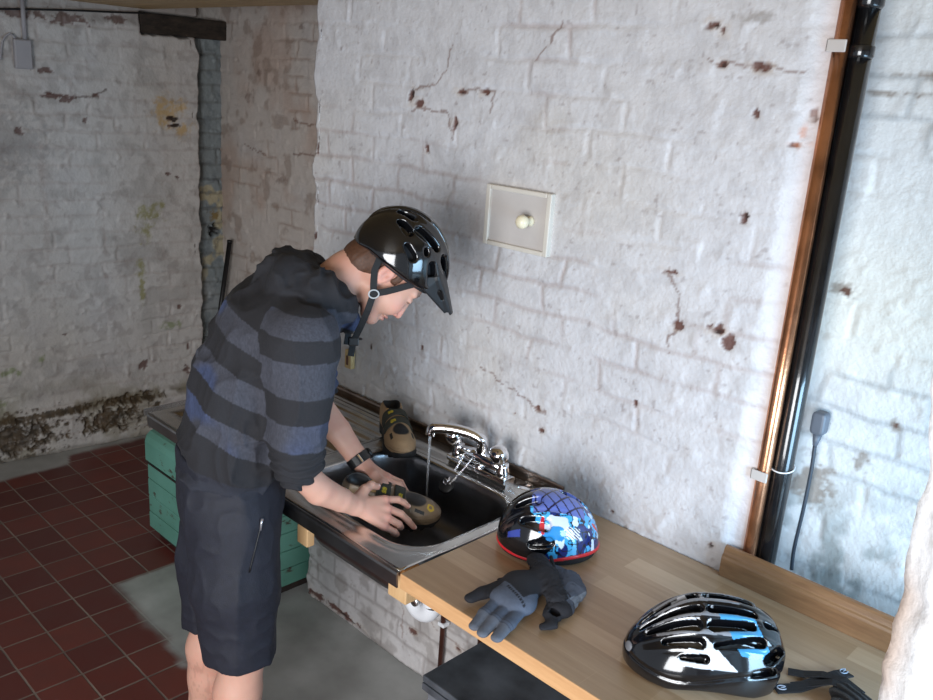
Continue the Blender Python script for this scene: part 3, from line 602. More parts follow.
# --- pipes in the corner
cp = thing('copper_pipe', 'shiny bare copper pipe running floor to ceiling left of the fat black pipe', 'pipe', (3.4305, .572, 0)); tubes('pipe', [(0, 0, 0), (0, 0, 2.208)], .0155, COPPER, cp, 24)
cp2 = thing('copper_pipe', 'duller copper pipe tucked tight against the wall edge beside the shiny one', 'pipe', (3.428, .604, 0)); tubes('pipe', [(-.006, 0, 0), (-.006, 0, 2.208)], .011, mat('dull_copper', (.20, .09, .06, 1), .4, .7, .4, 20), cp2, 20)
for z in (1.145, 2.07):
    boxes('pipe_clip', [((-.022, -.0205, z - .012), (.018, -.016, z + .012)), ((-.022, -.0205, z - .012), (-.0175, .004, z + .012))], OFFP, cp, .002)
bp = thing('soil_pipe', 'fat glossy black pipe running floor to ceiling in the corner', 'pipe', (3.458, .604, 0))
tubes('pipe', [(0, 0, 0), (0, 0, 2.208)], .0235, BLACKPIPE, bp, 36); bm = bmesh.new()
for z in (2.05, ): lathe(bm, [(.024, 0), (.0265, .004), (.0265, .022), (.024, .026)], 32, Matrix.Translation((0, 0, z)))
bobj('pipe_collar', bm, BLACKPIPE, bp, smooth=True); bm = bmesh.new(); lathe(bm, [(.024, 0), (.028, .006), (.028, .06), (.024, .066)], 32, Matrix.Translation((0, 0, 2.142))); bobj('pipe_socket', bm, BLACKPIPE, bp, smooth=True)
tubes('wire_tie', [(.026 * math.cos(a), .026 * math.sin(a), 1.165 + .006 * math.sin(a)) for a in np.linspace(0, 2 * math.pi, 25)], .0018, WHITEP, bp, 8, cap=False)
# --- plug and flex on the recess wall
pf = thing('mains_plug', 'grey mains plug with its flex hanging down the blue-lit wall', 'plug', (3.488, .716, 1.25)); pf.location = (3.489, .716, 1.262)
GP = mat('grey_plastic', srgb(92, 98, 108), .45, 0, .1, 20)
bm = bmesh.new()
tube(bm, [(0, -.006, 0), (0, -.026, 0), (0, -.04, 0)], 0, flat=(.034, .055), up=(0, 0, 1)) ; bobj('plug_body', bm, GP, pf, bevel=.008, seg=3)
tubes('grip', [(0, -.024, -.026), (0, -.026, -.044), (.0, -.028, -.056)], [.011, .008, .005], GP, pf)
tubes('flex', catmull([(0, -.028, -.052), (.004, -.030, -.12), (.004, -.032, -.22), (0, -.030, -.32), (.002, -.026, -.379)], 6), .0045, mat('dark_flex', srgb(44, 52, 62), .5), pf)
# --- access panel with a round knob
ap = thing('access_panel', 'small square cream painted hatch with round knob set in the white brick wall', 'hatch', (2.655, .545, 1.612))
boxes('panel', [((-.108, -.006, -.073), (.108, .012, .075))], OFFP, ap, .001)
boxes('frame', [((-.116, -.013, -.082), (-.100, .012, .084)), ((.100, -.013, -.082), (.116, .012, .084)), ((-.100, -.013, .071), (.100, .012, .084)), ((-.100, -.013, -.082), (.100, .012, -.069))], OFFW, ap, .003, 3)
bm = bmesh.new(); lathe(bm, [(.013, 0), (.014, .006), (.009, .012), (.009, .018), (.015, .024), (.0185, .032), (.0175, .042), (.011, .050), (.004, .052)], 28, align((.048, -.006, .004), (0, -1, 0))); bobj('knob', bm, mat('cream_knob', srgb(226, 216, 188), .3), ap, smooth=True)
# --- left wall fittings
jb = thing('junction_box', 'grey electrical box high on the left wall under its conduit', 'junction box', LP(.291, .006, 1.955), math.atan2(LD[1], LD[0]) - math.pi / 2)
GB = mat('grey_box_plastic', srgb(164, 162, 166), .5, 0, .05, 10); boxes('box', [((0, -.033, -.062), (.028, .040, .066))], GB, jb, .004); boxes('cover', [((.029, -.030, -.058), (.034, .037, .062))], GB, jb, .003)
tubes('conduit', [(.012, .018, .067), (.012, .018, .252)], .010, GB, jb); tubes('flex', catmull([(.012, -.02, .067), (.014, -.045, .085), (.012, -.075, .05), (.012, -.09, -.03)], 5), .004, GB, jb)
cb = thing('cable', 'thin black cable strung along the top of the left wall', 'cable', LP(0, 0, 2.12)); cbp = [Vector(LP(a, .016, z)) - Vector(LP(0, 0, 2.12)) for a, z in ((-.2, 2.10), (.0, 2.112), (.22, 2.14), (.5, 2.165), (.7, 2.178), (.86, 2.19))]; tubes('wire', catmull(cbp, 4), .0045, BLACKP, cb)
for a in (.35, .7): pass
rod = thing('metal_rod', 'thin black metal rod leaning against the far wall behind the person', 'rod', (-.06, 1.17, 0)); tubes('shaft', [(-.08, -.02, .0), (.016, .095, 1.05)], .013, BLACKP, rod); tubes('end_cap', [(.0155, .0945, 1.045), (.0162, .0955, 1.06)], .0142, BLACKP, rod)
wb = boxes('wooden_block', [((-.018, -.016, -.032), (.018, .002, .034))], woodmat('block_wood', srgb(176, 146, 96), srgb(206, 180, 130), (30, 30, 8)), None, .003); wb.location = (1.952, .549, 1.030)
tag(wb, 'small tan wooden block fixed to the white wall below the chin strap', 'block')
boxes('nail_plate', [((-.006, -.019, -.018), (.004, -.0165, .014))], mat('rusty_plate', srgb(92, 58, 40), .7), wb)
# ------------------------------------------------------------------ the person washing a shoe
PX = thing('person', 'person in black cycle helmet, striped grey hoodie and dark shorts bending over the sink', 'person', (2.38, -.22, 0), math.radians(58 - 0))
HP = math.radians(52); HF = np.array([math.cos(HP), 0, -math.sin(HP)]); HU = np.array([math.sin(HP), 0, math.cos(HP)]); HE = np.array([.403, 0, 1.504])
def toh(P): d = P - HE; return np.stack([d @ HF, d[:, 1], d @ HU], 1)
def hw(x, y, z): p = HE + HF * x + HU * z; return (p[0], y, p[2])
def f_head(P):
    Q = toh(P); A = Q.copy(); A[:, 1] = np.abs(A[:, 1])
    d = ell(Q, (.006, 0, .045), (.098, .076, .088)); d = smin(d, ell(Q, (.042, 0, -.005), (.062, .060, .080)), .02)
    d = smin(d, cone(A, (.004, .046, -.045), (.070, .018, -.088), .020, .019), .022); d = smin(d, ell(Q, (.076, 0, -.090), (.024, .024, .020)), .014)
    d = smin(d, ell(A, (.072, .034, -.028), (.030, .026, .034)), .014); d = smin(d, cone(A, (.100, .010, .034), (.088, .044, .028), .008, .008), .010)
    d = smax(d, -ell(A, (.112, .031, .010), (.018, .020, .013)), .010); d = smin(d, ell(A, (.090, .031, .009), (.0135, .015, .0115)), .003)
    d = smin(d, cone(Q, (.098, 0, .018), (.118, 0, -.034), .0085, .0095), .007); d = smin(d, ell(A, (.105, .011, -.038), (.010, .007, .007)), .004)
    d = smin(d, ell(Q, (.096, 0, -.060), (.012, .024, .0055)), .004); d = smin(d, ell(Q, (.094, 0, -.071), (.012, .020, .0060)), .004)
    d = smax(d, -ell(Q, (.112, 0, -.0655), (.012, .024, .0014)), .003)
    e = ell(A - np.array([0, .0, 0]), (-.006, .078, .002), (.019, .0075, .032)); e = smax(e, -ell(A, (-.002, .087, .004), (.011, .008, .020)), .004); e = smin(e, ell(A, (.004, .079, -.004), (.005, .005, .007)), .003)
    return smin(d, e, .005)
def hand(P, wr, el, ks, fing, thumb, k=.007, rk=.0115):
    """wrist, knuckle points, per-finger joint chains, thumb chain"""
    d = None
    for i, kp in enumerate(ks):
        b = np.array(wr) + (np.array(kp) - np.array(wr)) * .15; c = cone(P, b, kp, .017, rk); d = c if d is None else smin(d, c, .010)
    for ch in fing: d = smin(d, chain(P, ch, .003), .005)
    return smin(d, chain(P, thumb, .006), .009)
RW = (.338, -.116, .931); LW = (.392, .112, .930)
RK = [(.424, -.071, .919), (.428, -.087, .903), (.427, -.102, .885), (.418, -.116, .868)]
RFG = [[(RK[0], .0105), ((.462, -.050, .907), .0092), ((.480, -.040, .893), .0084), ((.493, -.031, .877), .0076)],
       [(RK[1], .0110), ((.469, -.070, .876), .0096), ((.492, -.058, .848), .0088), ((.509, -.049, .824), .0078)],
       [(RK[2], .0105), ((.461, -.092, .858), .0094), ((.470, -.070, .838), .0086), ((.458, -.054, .832), .0078)],
       [(RK[3], .0096), ((.448, -.110, .846), .0084), ((.456, -.092, .830), .0078), ((.448, -.078, .825), .0070)]]
RTH = [((.352, -.098, .940), .0155), ((.372, -.070, .949), .0130), ((.392, -.047, .950), .0108), ((.410, -.034, .938), .0088)]
LK = [(.446, .060, .912), (.452, .078, .912), (.450, .097, .905), (.442, .113, .896)]
LFG = [[(LK[0], .0102), ((.482, .052, .900), .0092), ((.496, .042, .878), .0084), ((.492, .036, .860), .0076)],
       [(LK[1], .0106), ((.490, .072, .896), .0094), ((.504, .060, .872), .0086), ((.500, .050, .850), .0078)],
       [(LK[2], .0102), ((.486, .092, .884), .0092), ((.498, .076, .860), .0084), ((.490, .060, .842), .0076)],
       [(LK[3], .0094), ((.470, .110, .874), .0082), ((.478, .094, .854), .0076), ((.470, .080, .842), .0070)]]
LTH = [((.402, .092, .930), .0155), ((.415, .066, .926), .0128), ((.434, .044, .915), .0108), ((.452, .034, .900), .0090)]
def f_body(P):
    d = f_head(P)
    d = smin(d, chain(P, [(hw(-.03, 0, -.01), .058), (hw(-.038, 0, -.075), .056), ((.24, 0, 1.42), .066), ((.20, 0, 1.36), .08)], .02), .022)
    T = P.copy(); T[:, 1] *= .72
    d = smin(d, chain(T, [((.18, 0, 1.34), .085), ((.12, 0, 1.22), .095), ((.06, 0, 1.06), .09), ((.045, 0, .93), .095)], .03), .03)
    for s, sh, elb, wr, fa in ((-1, (.205, -.175, 1.385), (.185, -.202, 1.085), RW, (.25, -.165, 1.00)), (1, (.245, .165, 1.375), (.262, .205, 1.100), LW, (.325, .165, 1.015))):
        d = smin(d, chain(P, [((.19, s * .10, 1.37), .06), (sh, .052), (elb, .034)], .01), .03)
        d = smin(d, chain(P, [(elb, .034), (fa, .0355), (tuple(np.array(fa) * .35 + np.array(wr) * .65), .029), (wr, .0245)], .005), .006)
    d = smin(d, hand(P, RW, None, RK, RFG, RTH), .012); d = smin(d, hand(P, LW, None, LK, LFG, LTH), .012)
    for y, hx, kx, kz, ax in ((-.092, .055, .075, .53, .065), (.098, .03, -.005, .51, -.055)):
        k_ = (kx, y * 1.05, kz)
        d = smin(d, chain(P, [((hx, y, .90), .085), (k_, .056), ((kx - .018, y * 1.05, .40), .057), ((kx - .018, y * 1.05, .31), .054), ((ax, y * 1.05, .12), .036), ((ax, y * 1.05, .07), .038)], .03), .02)
        d = smin(d, chain(P, [((ax - .02, y * 1.05, .034), .032), ((ax + .09, y * 1.12, .034), .034), ((ax + .165, y * 1.2, .020), .020)], .02), .02)
    return np.maximum(d, .001 - P[:, 2])
SKINC = srgb(206, 158, 138)
def c_body(P):
    c = np.ones((len(P), 3)) * np.array(SKINC[:3]); n = vnoise3(P, 22, 5) * .6 + vnoise3(P, 60, 6) * .4
    c = mixc(c, sstep(.45, .75, n) * .28, srgb(206, 140, 122)); Q = toh(P); A = Q.copy(); A[:, 1] = np.abs(A[:, 1])
    hd = sstep(.17, .12, np.linalg.norm(Q, axis=1))
    red = np.maximum(sstep(.030, .010, np.linalg.norm(A - [.105, .01, -.036], axis=1)), np.maximum(sstep(.035, .01, np.linalg.norm(A - [.085, .045, -.025], axis=1)) * .5, sstep(.04, .02, np.linalg.norm(A - [-.004, .08, 0], axis=1)) * .6))
    c = mixc(c, red * hd * .5, srgb(214, 128, 116)); c = mixc(c, sstep(.011, .004, np.abs(Q[:, 2] + .065)) * sstep(.090, .098, Q[:, 0]) * (np.abs(Q[:, 1]) < .023) * .7, srgb(176, 98, 94))
    brow = sstep(.006, .002, np.abs(Q[:, 2] - .033 + .12 * (A[:, 1] - .03) ** 1)) * sstep(.012, .018, A[:, 1]) * sstep(.052, .044, A[:, 1]) * (Q[:, 0] > .06); c = mixc(c, brow * .8, srgb(88, 58, 42))
    lash = sstep(.0028, .0012, np.abs(Q[:, 2] - .004)) * sstep(.016, .012, np.abs(A[:, 1] - .031)) * (Q[:, 0] > .085); c = mixc(c, lash * .85, srgb(60, 40, 34))
    stub = hd * sstep(-.03, -.06, Q[:, 2]) * sstep(.0, .03, Q[:, 0]); c = mixc(c, stub * .22, srgb(150, 116, 102))
    kn = np.zeros(len(P))
    for q in RK + LK: kn = np.maximum(kn, sstep(.022, .008, np.linalg.norm(P - np.array(q), axis=1)))
    for F_ in RFG + LFG + [RTH, LTH]:
        kn = np.maximum(kn, sstep(.016, .006, np.linalg.norm(P - np.array(F_[-1][0]), axis=1)))
    c = mixc(c, kn * .4, srgb(218, 134, 122))
    hair = (P[:, 2] < .40) * sstep(.6, .7, vnoise3(P * np.array([1, 1, .35]), 190, 8)); return mixc(c, hair * .2, srgb(120, 90, 76))
body = sdf_mesh('body', f_body, (-.20, -.29, -.01), (.62, .29, 1.70), .0034, attrmat('skin', rough=.5, bump=.15, bscale=350, var=.06, sub=.08), PX, c_body)
def f_hair(P):
    Q = toh(P); d = ell(Q, (.004, 0, .042), (.102, .0805, .094)); d = smin(d, ell(Q, (-.048, 0, -.020), (.050, .062, .056)), .02)
    d = d - .002 * vnoise3(Q * np.array([1, .8, .25]), 260, 3); lo = np.where(Q[:, 0] < -.022, -.066 + 0 * Q[:, 0], np.where(Q[:, 0] < .016, .020, -.002)); lo = np.where(Q[:, 0] > .034, .09, lo)
    return smax(d, lo + .006 * vnoise3(Q, 140, 4) - Q[:, 2], .004)
sdf_mesh('hair', f_hair, (.24, -.12, 1.40), (.56, .12, 1.72), .0032, attrmat('brown_hair', rough=.55, bump=.6, bscale=500, var=.45, vscale=160), PX, lambda P: np.ones((len(P), 3)) * np.array(srgb(92, 60, 42)[:3]))
for n_, pts in (('r', RFG), ('l', LFG)): pass
NAIL = mat('fingernail', srgb(236, 196, 182), .25, 0, .03, 20)
def nail(a, b, r, up):
    a = Vector(a); b = Vector(b); d = (b - a).normalized(); u = (Vector(up) - d * Vector(up).dot(d)).normalized(); s = d.cross(u)
    bm = bmesh.new(); bmesh.ops.create_uvsphere(bm, u_segments=12, v_segments=8, radius=1)
    M_ = Matrix.Translation(b + u * r * .62 + d * r * .12) @ Matrix((( *(d * r * .75), 0), (*(s * r * .66), 0), (*(u * r * .42), 0), (0, 0, 0, 1))).transposed()
    for v in bm.verts: v.co = M_ @ v.co
    bobj('fingernail', bm, NAIL, PX, smooth=True)
for F_, up in [(RFG[0], (-.1, -.5, .85)), (RFG[1], (.1, -.6, .75)), (RTH, (-.1, -.3, .9)), (LTH, (.1, -.5, .85)), (LFG[0], (.8, -.1, .4))]: nail(F_[-2][0], F_[-1][0], F_[-1][1], up)
# hoodie
TA = [((.040, 0, .985), .128), ((.060, 0, 1.08), .128), ((.095, 0, 1.21), .136), ((.150, 0, 1.34), .136), ((.205, 0, 1.42), .105)]
ARMS = ((-1, [((.190, -.115, 1.375), .100), ((.205, -.185, 1.375), .082), ((.203, -.205, 1.26), .070), ((.196, -.207, 1.15), .060), ((.198, -.207, 1.10), .056), ((.208, -.203, 1.068), .052)], np.array([.62, .25, -.75])),
        (1, [((.205, .115, 1.365), .100), ((.245, .170, 1.360), .080), ((.252, .195, 1.25), .068), ((.256, .205, 1.15), .060), ((.276, .203, 1.085), .050)], np.array([.65, -.25, -.72])))
def fold(P, s, ax, a, seed):
    n = vnoise3(P * np.array(ax), s, seed) ; return a * (1 - np.abs(2 * n - 1)) ** 2
def f_hood(P):
    T = P.copy(); T[:, 1] *= .74
    d = chain(T, TA, .03); d = smax(d, .985 + (P[:, 0] - .04) * -.25 - P[:, 2], .012)
    band = np.exp(-((P[:, 2] + .25 * (P[:, 0] - .04) - 1.008) / .020) ** 2); d = d + .004 * band
    d = d - fold(P, 11, (1, 1, 1.3), .014, 3) - fold(P, 26, (1.3, 1, .6), .005, 4) + .007
    for s, ch, nd in ARMS:
        a = chain(P, ch, .02); e = np.array(ch[-1][0]); a = smax(a, (P - e) @ (nd / np.linalg.norm(nd)) - .004, .004)
        dist = np.linalg.norm(P - e, axis=1); cr = sstep(.14, .05, dist); sw = P[:, 2] * 250 + 20 * (P[:, 0] * s) + 7 * vnoise3(P, 22, 9)
        a = a - cr * .0045 * np.sin(sw) - fold(P, 18, (1, 1, .8), .006, 5) + .003; d = smin(d, a, .03)
    # collar and folded-down hood round the neck
    n1 = .5 * vnoise3(P, 20, 7)
    H = chain(P, [((.290, -.095, 1.430), .036), ((.240, -.105, 1.468), .044), ((.180, -.070, 1.480), .050), ((.160, 0, 1.478), .054), ((.180, .066, 1.480), .050), ((.240, .105, 1.468), .044), ((.290, .095, 1.43), .036)], .02)
    H = smin(H, chain(P, [((.205, -.06, 1.440), .066), ((.18, 0, 1.43), .070), ((.205, .06, 1.440), .066)], .02), .03)
    H = H - fold(P, 16, (1, 1, 1), .018, 12) - fold(P, 34, (1, 1, 1), .006, 13) + .008; d = smin(d, H, .012)
    d = smin(d, chain(P, [((.292, -.085, 1.47), .022), ((.312, -.065, 1.425), .024), ((.325, 0, 1.375), .026), ((.312, .07, 1.42), .022)], .02), .02)
    nk = cone(P, (.23, 0, 1.42), hw(-.03, 0, -.03), .060, .068); return smax(d, -nk, .012)
def c_hood(P):
    n = vnoise3(P * np.array([3, 3, .6]), 240, 21)[:, None]; arm = np.zeros(len(P), bool); q = np.zeros(len(P))
    da = np.minimum(chain(P, ARMS[0][1][1:], .01), chain(P, ARMS[1][1][1:], .01)); T = P.copy(); T[:, 1] *= .74; arm = (da < chain(T, TA, .02) - .0) & (np.abs(P[:, 1]) > .135)
    za = P[:, 2] + .06 * (P[:, 0] - .2) + np.where(P[:, 1] > 0, .0, 0)
    la = ((za < 1.445) & (za > 1.400)) | ((za < 1.348) & (za > 1.268)) | ((za < 1.205) & (za > 1.140))
    zt = P[:, 2] * .89 - P[:, 0] * .0 + (P[:, 0] - .05) * .42 * 1.0; lt = np.zeros(len(P), bool)
    for a in (1.005, 1.118, 1.232, 1.345): lt |= (zt > a - .02) & (zt < a + .036)
    light = np.where(arm, la, lt); up = (P[:, 2] > 1.43 - .0) & ~arm | (P[:, 2] > 1.452); light = light & ~up
    b_ = sstep(.45, .65, vnoise3(P, 9, 27))[:, None]; cl = (np.array(srgb(72, 74, 85)[:3]) * (1 - b_) + np.array(srgb(68, 80, 114)[:3]) * b_) * (1 - n * .45); cdk = np.array(srgb(36, 36, 41)[:3]) * (1 - n * .35) + np.array(srgb(25, 25, 30)[:3]) * n * .35
    c = np.where(light[:, None], cl, cdk); hem = (P[:, 2] + .25 * (P[:, 0] - .04) < 1.028) & (np.abs(P[:, 1]) < .19) & (P[:, 2] < 1.07); c = np.where(hem[:, None], np.array(srgb(40, 42, 52)[:3]), c)
    tape = np.exp(-((np.abs(P[:, 1] + .135 - .02) - .0) / .0) ** 2) if 0 else 0; return c
sdf_mesh('hoodie', f_hood, (-.16, -.32, .93), (.40, .32, 1.58), .0035, attrmat('heather_jersey', rough=.88, bump=.5, bscale=600, var=.22, vscale=220), PX, c_hood)
# shorts
def f_short(P):
    n = fold(P, 10, (1, 1, .55), .010, 31) + fold(P, 24, (1, 1, .9), .0035, 32) - .005
    T = P.copy(); T[:, 1] *= .80; d = chain(T, [((.040, 0, 1.02), .126), ((.045, 0, .93), .128), ((.048, 0, .86), .118)], .03)
    for y, pts in ((-1, [((.050, -.082, .90), .108), ((.054, -.098, .72), .100), ((.068, -.102, .46), .084)]), (1, [((.035, .082, .90), .104), ((.000, .098, .70), .096), ((-.010, .104, .42), .080)])):
        l = chain(P, pts, .03); bot = np.array(pts[-1][0]); l = smax(l, (.518 if y < 0 else .495) + .03 * (P[:, 0] - .05) + .006 * vnoise3(P * np.array([1, 1, 0]), 18, 33) - P[:, 2], .004)
        inner = cone(P, (bot[0], bot[1], .43), (bot[0], bot[1], .60), .078 if y < 0 else .074, .072); l = smax(l, -inner, .004); d = smin(d, l, .018)
    return smax(d - n, P[:, 2] + .25 * (P[:, 0] - .04) - 1.030, .006)
SHORT = mat('navy_black_shorts', srgb(23, 25, 37), .72, 0, .18, 60, .35, 420)
sh = sdf_mesh('shorts', f_short, (-.15, -.26, .40), (.24, .26, 1.05), .0045, SHORT, PX)
def onsurf(f, p, d, off=.001):
    p = np.array([p], float); d = np.array(d, float); d /= np.linalg.norm(d)
    for _ in range(60):
        v = f(p)[0]; p = p - d * (v - off) * .8
        if abs(v - off) < 2e-4: break
    return tuple(p[0])
zp = [onsurf(f_short, (.118 - .030 * t, -.25, .93 - .125 * t), (0, -1, 0), .0012) for t in np.linspace(0, 1, 9)]
zb = tubes('pocket_zip', zp, .0022, mat('zip_tape', srgb(14, 14, 18), .5), sh, 8)
tubes('zip_pull', [tuple(np.array(zp[0]) + [0, -.004, .006]), tuple(np.array(zp[0]) + [-.002, -.007, -.004]), tuple(np.array(zp[0]) + [-.004, -.008, -.022])], [.0035, .003, .0025], mat('zip_metal', srgb(190, 190, 196), .3, .8), sh, 8)
# watch on the left wrist
wd = (np.array(LW) - np.array((.325, .165, 1.015))); wd /= np.linalg.norm(wd); wc = np.array(LW) - wd * .022
wt_ = None
def ringpts(c, d, r, n=32, sx=1.0):
    d = Vector(d); s = d.cross(Vector((0, 0, 1))).normalized(); q = s.cross(d).normalized(); return [Vector(c) + s * r * sx * math.cos(2 * math.pi * k / n) + q * r * math.sin(2 * math.pi * k / n) for k in range(n + 1)], s, q
rp, ws, wq = ringpts(wc, wd, .0305)
bm = bmesh.new(); dv = Vector(wd); rings = []
for p in rp[:-1]:
    o_ = (p - Vector(wc)).normalized(); rings.append([bm.verts.new(p + dv * a + o_ * b) for a, b in ((-.0135, -.002), (-.0135, .0022), (.0135, .0022), (.0135, -.002))])
for k in range(len(rings)):
    a, b = rings[k], rings[(k + 1) % len(rings)]
    for j in range(4): bm.faces.new((a[j], b[j], b[(j + 1) % 4], a[(j + 1) % 4]))
wat = bobj('watch_strap', bm, mat('black_resin', srgb(18, 18, 20), .4), PX, bevel=.001)
cdn = Vector((-.1, -.75, .65)); cdn = (cdn - dv * cdn.dot(dv)).normalized(); side = dv.cross(cdn)
Mw = Matrix.Translation(Vector(wc) + cdn * .030) @ Matrix(((*side, 0), (*dv, 0), (*cdn, 0), (0, 0, 0, 1))).transposed()
bm = bmesh.new(); box(bm, (-.003, -.0125, 0), (.003, .0125, .004), Mw); bobj('buckle', bm, CHROME, wat, bevel=.001)
bm = bmesh.new(); lathe(bm, [(.014, 0), (.016, .002), (.016, .008), (.013, .010)], 24, Matrix.Translation(Vector(wc) + (cdn * -.2 - side).normalized() * .030) @ ((cdn * -.2 - side).to_track_quat('Z', 'Y').to_matrix().to_4x4())); bobj('watch_case', bm, BLACKP, wat, smooth=True)
# ------------------------------------------------------------------ helmets
def slot(t, s, a, b, w0, w1):
    """signed distance in (t, s) of a tapered capsule from a to b"""
    P = np.stack([t, s, 0 * t], 1); return cone(P, (a[0], a[1], 0), (b[0], b[1], 0), w0, w1)
GLOSSB = attrmat('glossy_black_shell', rough=.13, var=.05, vscale=30, coat=.7)
def head_helmet(P):
    Q = toh(P); c = np.array([.012, 0, .047]); r = np.array([.121, .106, .121]); d = ell(Q, c, r)
    d = smin(d, ell(Q, (-.016, 0, .060), (.101, .100, .104)), .03)
    q = Q - c; s = q[:, 1] / r[1]; ang = np.arctan2(q[:, 1], np.maximum(q[:, 2], -.02) + 1e-6)   # round the crown from side to side
    t = q[:, 0]; v = ang * .112; A = np.abs(v); dep = .022
    cut = np.full(len(P), 9.)
    for a, b, w0, w1 in [((.10, .022), (-.03, .030), .011, .012), ((.098, .066), (.045, .070), .010, .015), ((-.055, .030), (-.115, .024), .013, .009), ((.005, .078), (-.050, .086), .010, .014), ((-.082, .060), (-.100, .052), .012, .012), ((-.070, .108), (-.088, .098), .014, .012), ((-.045, .140), (-.020, .146), .008, .010), ((.030, .116), (.062, .136), .011, .013), ((-.010, .108), (-.004, .112), .006, .006)]:
        cut = np.minimum(cut, slot(t, A, a, b, w0, w1))
    rid = .004 * np.exp(-((A - .048) / .010) ** 2) + .003 * np.exp(-(v / .010) ** 2); d = d - rid
    d = smax(d, -smax(cut, -(d + dep), .004), .005)
    rim = .018 + .30 * np.clip(Q[:, 0] + .02, -.2, .2) + .25 * np.maximum(Q[:, 0] - .06, 0); rim = rim - .02 * sstep(-.07, -.12, Q[:, 0])
    d = smax(d, rim - Q[:, 2], .010); return smax(d, -ell(Q, (0, 0, .03), (.108, .084, .100)), .006)
hel = sdf_mesh('helmet', head_helmet, (.20, -.14, 1.40), (.62, .14, 1.76), .0026, GLOSSB, PX, lambda P: np.ones((len(P), 3)) * np.array(srgb(13, 13, 15)[:3]))
hel['label'] = 'glossy black cycle helmet'
def f_visor(P):
    Q = toh(P); x, y, z = Q[:, 0], np.abs(Q[:, 1]), Q[:, 2]; zt = .128 - (x - .078) * .44; top = zt - 4.2 * y ** 2; ye = .086 - .30 * np.maximum(x - .08, 0)
    pk = smax(smax(np.abs(z - top) * .9 - .0035, x - (.200 - .35 * y), .004), smax(np.maximum(.095 - np.hypot(x, y * 1.1), .04 - x), y - ye, .003), .003)
    zb = .052 + .10 * (x - .085) + .9 * np.maximum(.07 - x, 0); fl_ = smax(np.abs(y - ye + .004) - .0035, smax(zb - z, z - top - .002, .003), .003); fl_ = smax(fl_, smax(x - .168, z - (.118 + 1.5 * (x - .085)), .003), .003)
    fl_ = smax(fl_, -slot(x, z, (.112, .082), (.128, .078), .007, .005), .002); return smin(pk, fl_, .006)
sdf_mesh('visor', f_visor, (.40, -.12, 1.36), (.66, .12, 1.66), .0022, mat('matt_black_plastic', srgb(26, 26, 28), .5), hel)
def f_liner(P):
    Q = toh(P); d = ell(Q, (.004, 0, .040), (.110, .093, .110)); d = smax(d, -ell(Q, (0, 0, .03), (.106, .083, .098)), .004)
    return smax(d, .012 + .30 * np.clip(Q[:, 0] + .02, -.2, .2) - Q[:, 2], .006)
sdf_mesh('liner', f_liner, (.20, -.12, 1.40), (.60, .12, 1.72), .0035, mat('foam_liner', srgb(30, 30, 34), .8), hel)
def hs(x, y, z): return Vector(hw(x, y, z))
for sd in (-1, 1):
    y = .0835 * sd; rg = hs(.014, y * 1.0, -.048)
    tubes('strap', [hs(-.045, y * .98, .012), hs(-.030, y * 1.03, -.014), hs(-.006, y * 1.02, -.034), rg], 0, STRAP, hel, flat=(.016, .0022), up=(0, 1 * sd, 0), smooth=False)
    tubes('strap', [hs(.056, y * .96, .046), hs(.042, y * .99, .012), hs(.028, y * 1.0, -.022), rg], 0, STRAP, hel, flat=(.016, .0022), up=(0, 1 * sd, 0), smooth=False)
    e = [rg, rg + Vector((-.012, .010 * -sd * 0, -.040)), rg + Vector((-.026, -.014 * sd, -.085)), rg + Vector((-.040, -.03 * sd, -.125)), rg + Vector((-.045, -.035 * sd, -.165))]
    tubes('chin_strap', e, 0, STRAP, hel, flat=(.016, .0024), up=(0, 1 * sd, 0), smooth=False)
    bm = bmesh.new(); tube(bm, [rg + Vector((.012 * math.cos(a), .004 * sd, .010 * math.sin(a))) for a in np.linspace(0, 2 * math.pi, 21)], .0018, 8, cap=False); bobj('strap_ring', bm, mat('grey_ring', srgb(170, 174, 176), .4), hel, smooth=True)
    q0 = e[3]; bm = bmesh.new(); box(bm, (q0.x - .013, q0.y - .005, q0.z - .012), (q0.x + .013, q0.y + .005, q0.z + .010)); box(bm, (q0.x - .004, q0.y - .004, q0.z + .002), (q0.x + .022, q0.y + .004, q0.z + .008)) ; bobj('buckle', bm, BLACKP, hel, bevel=.003)
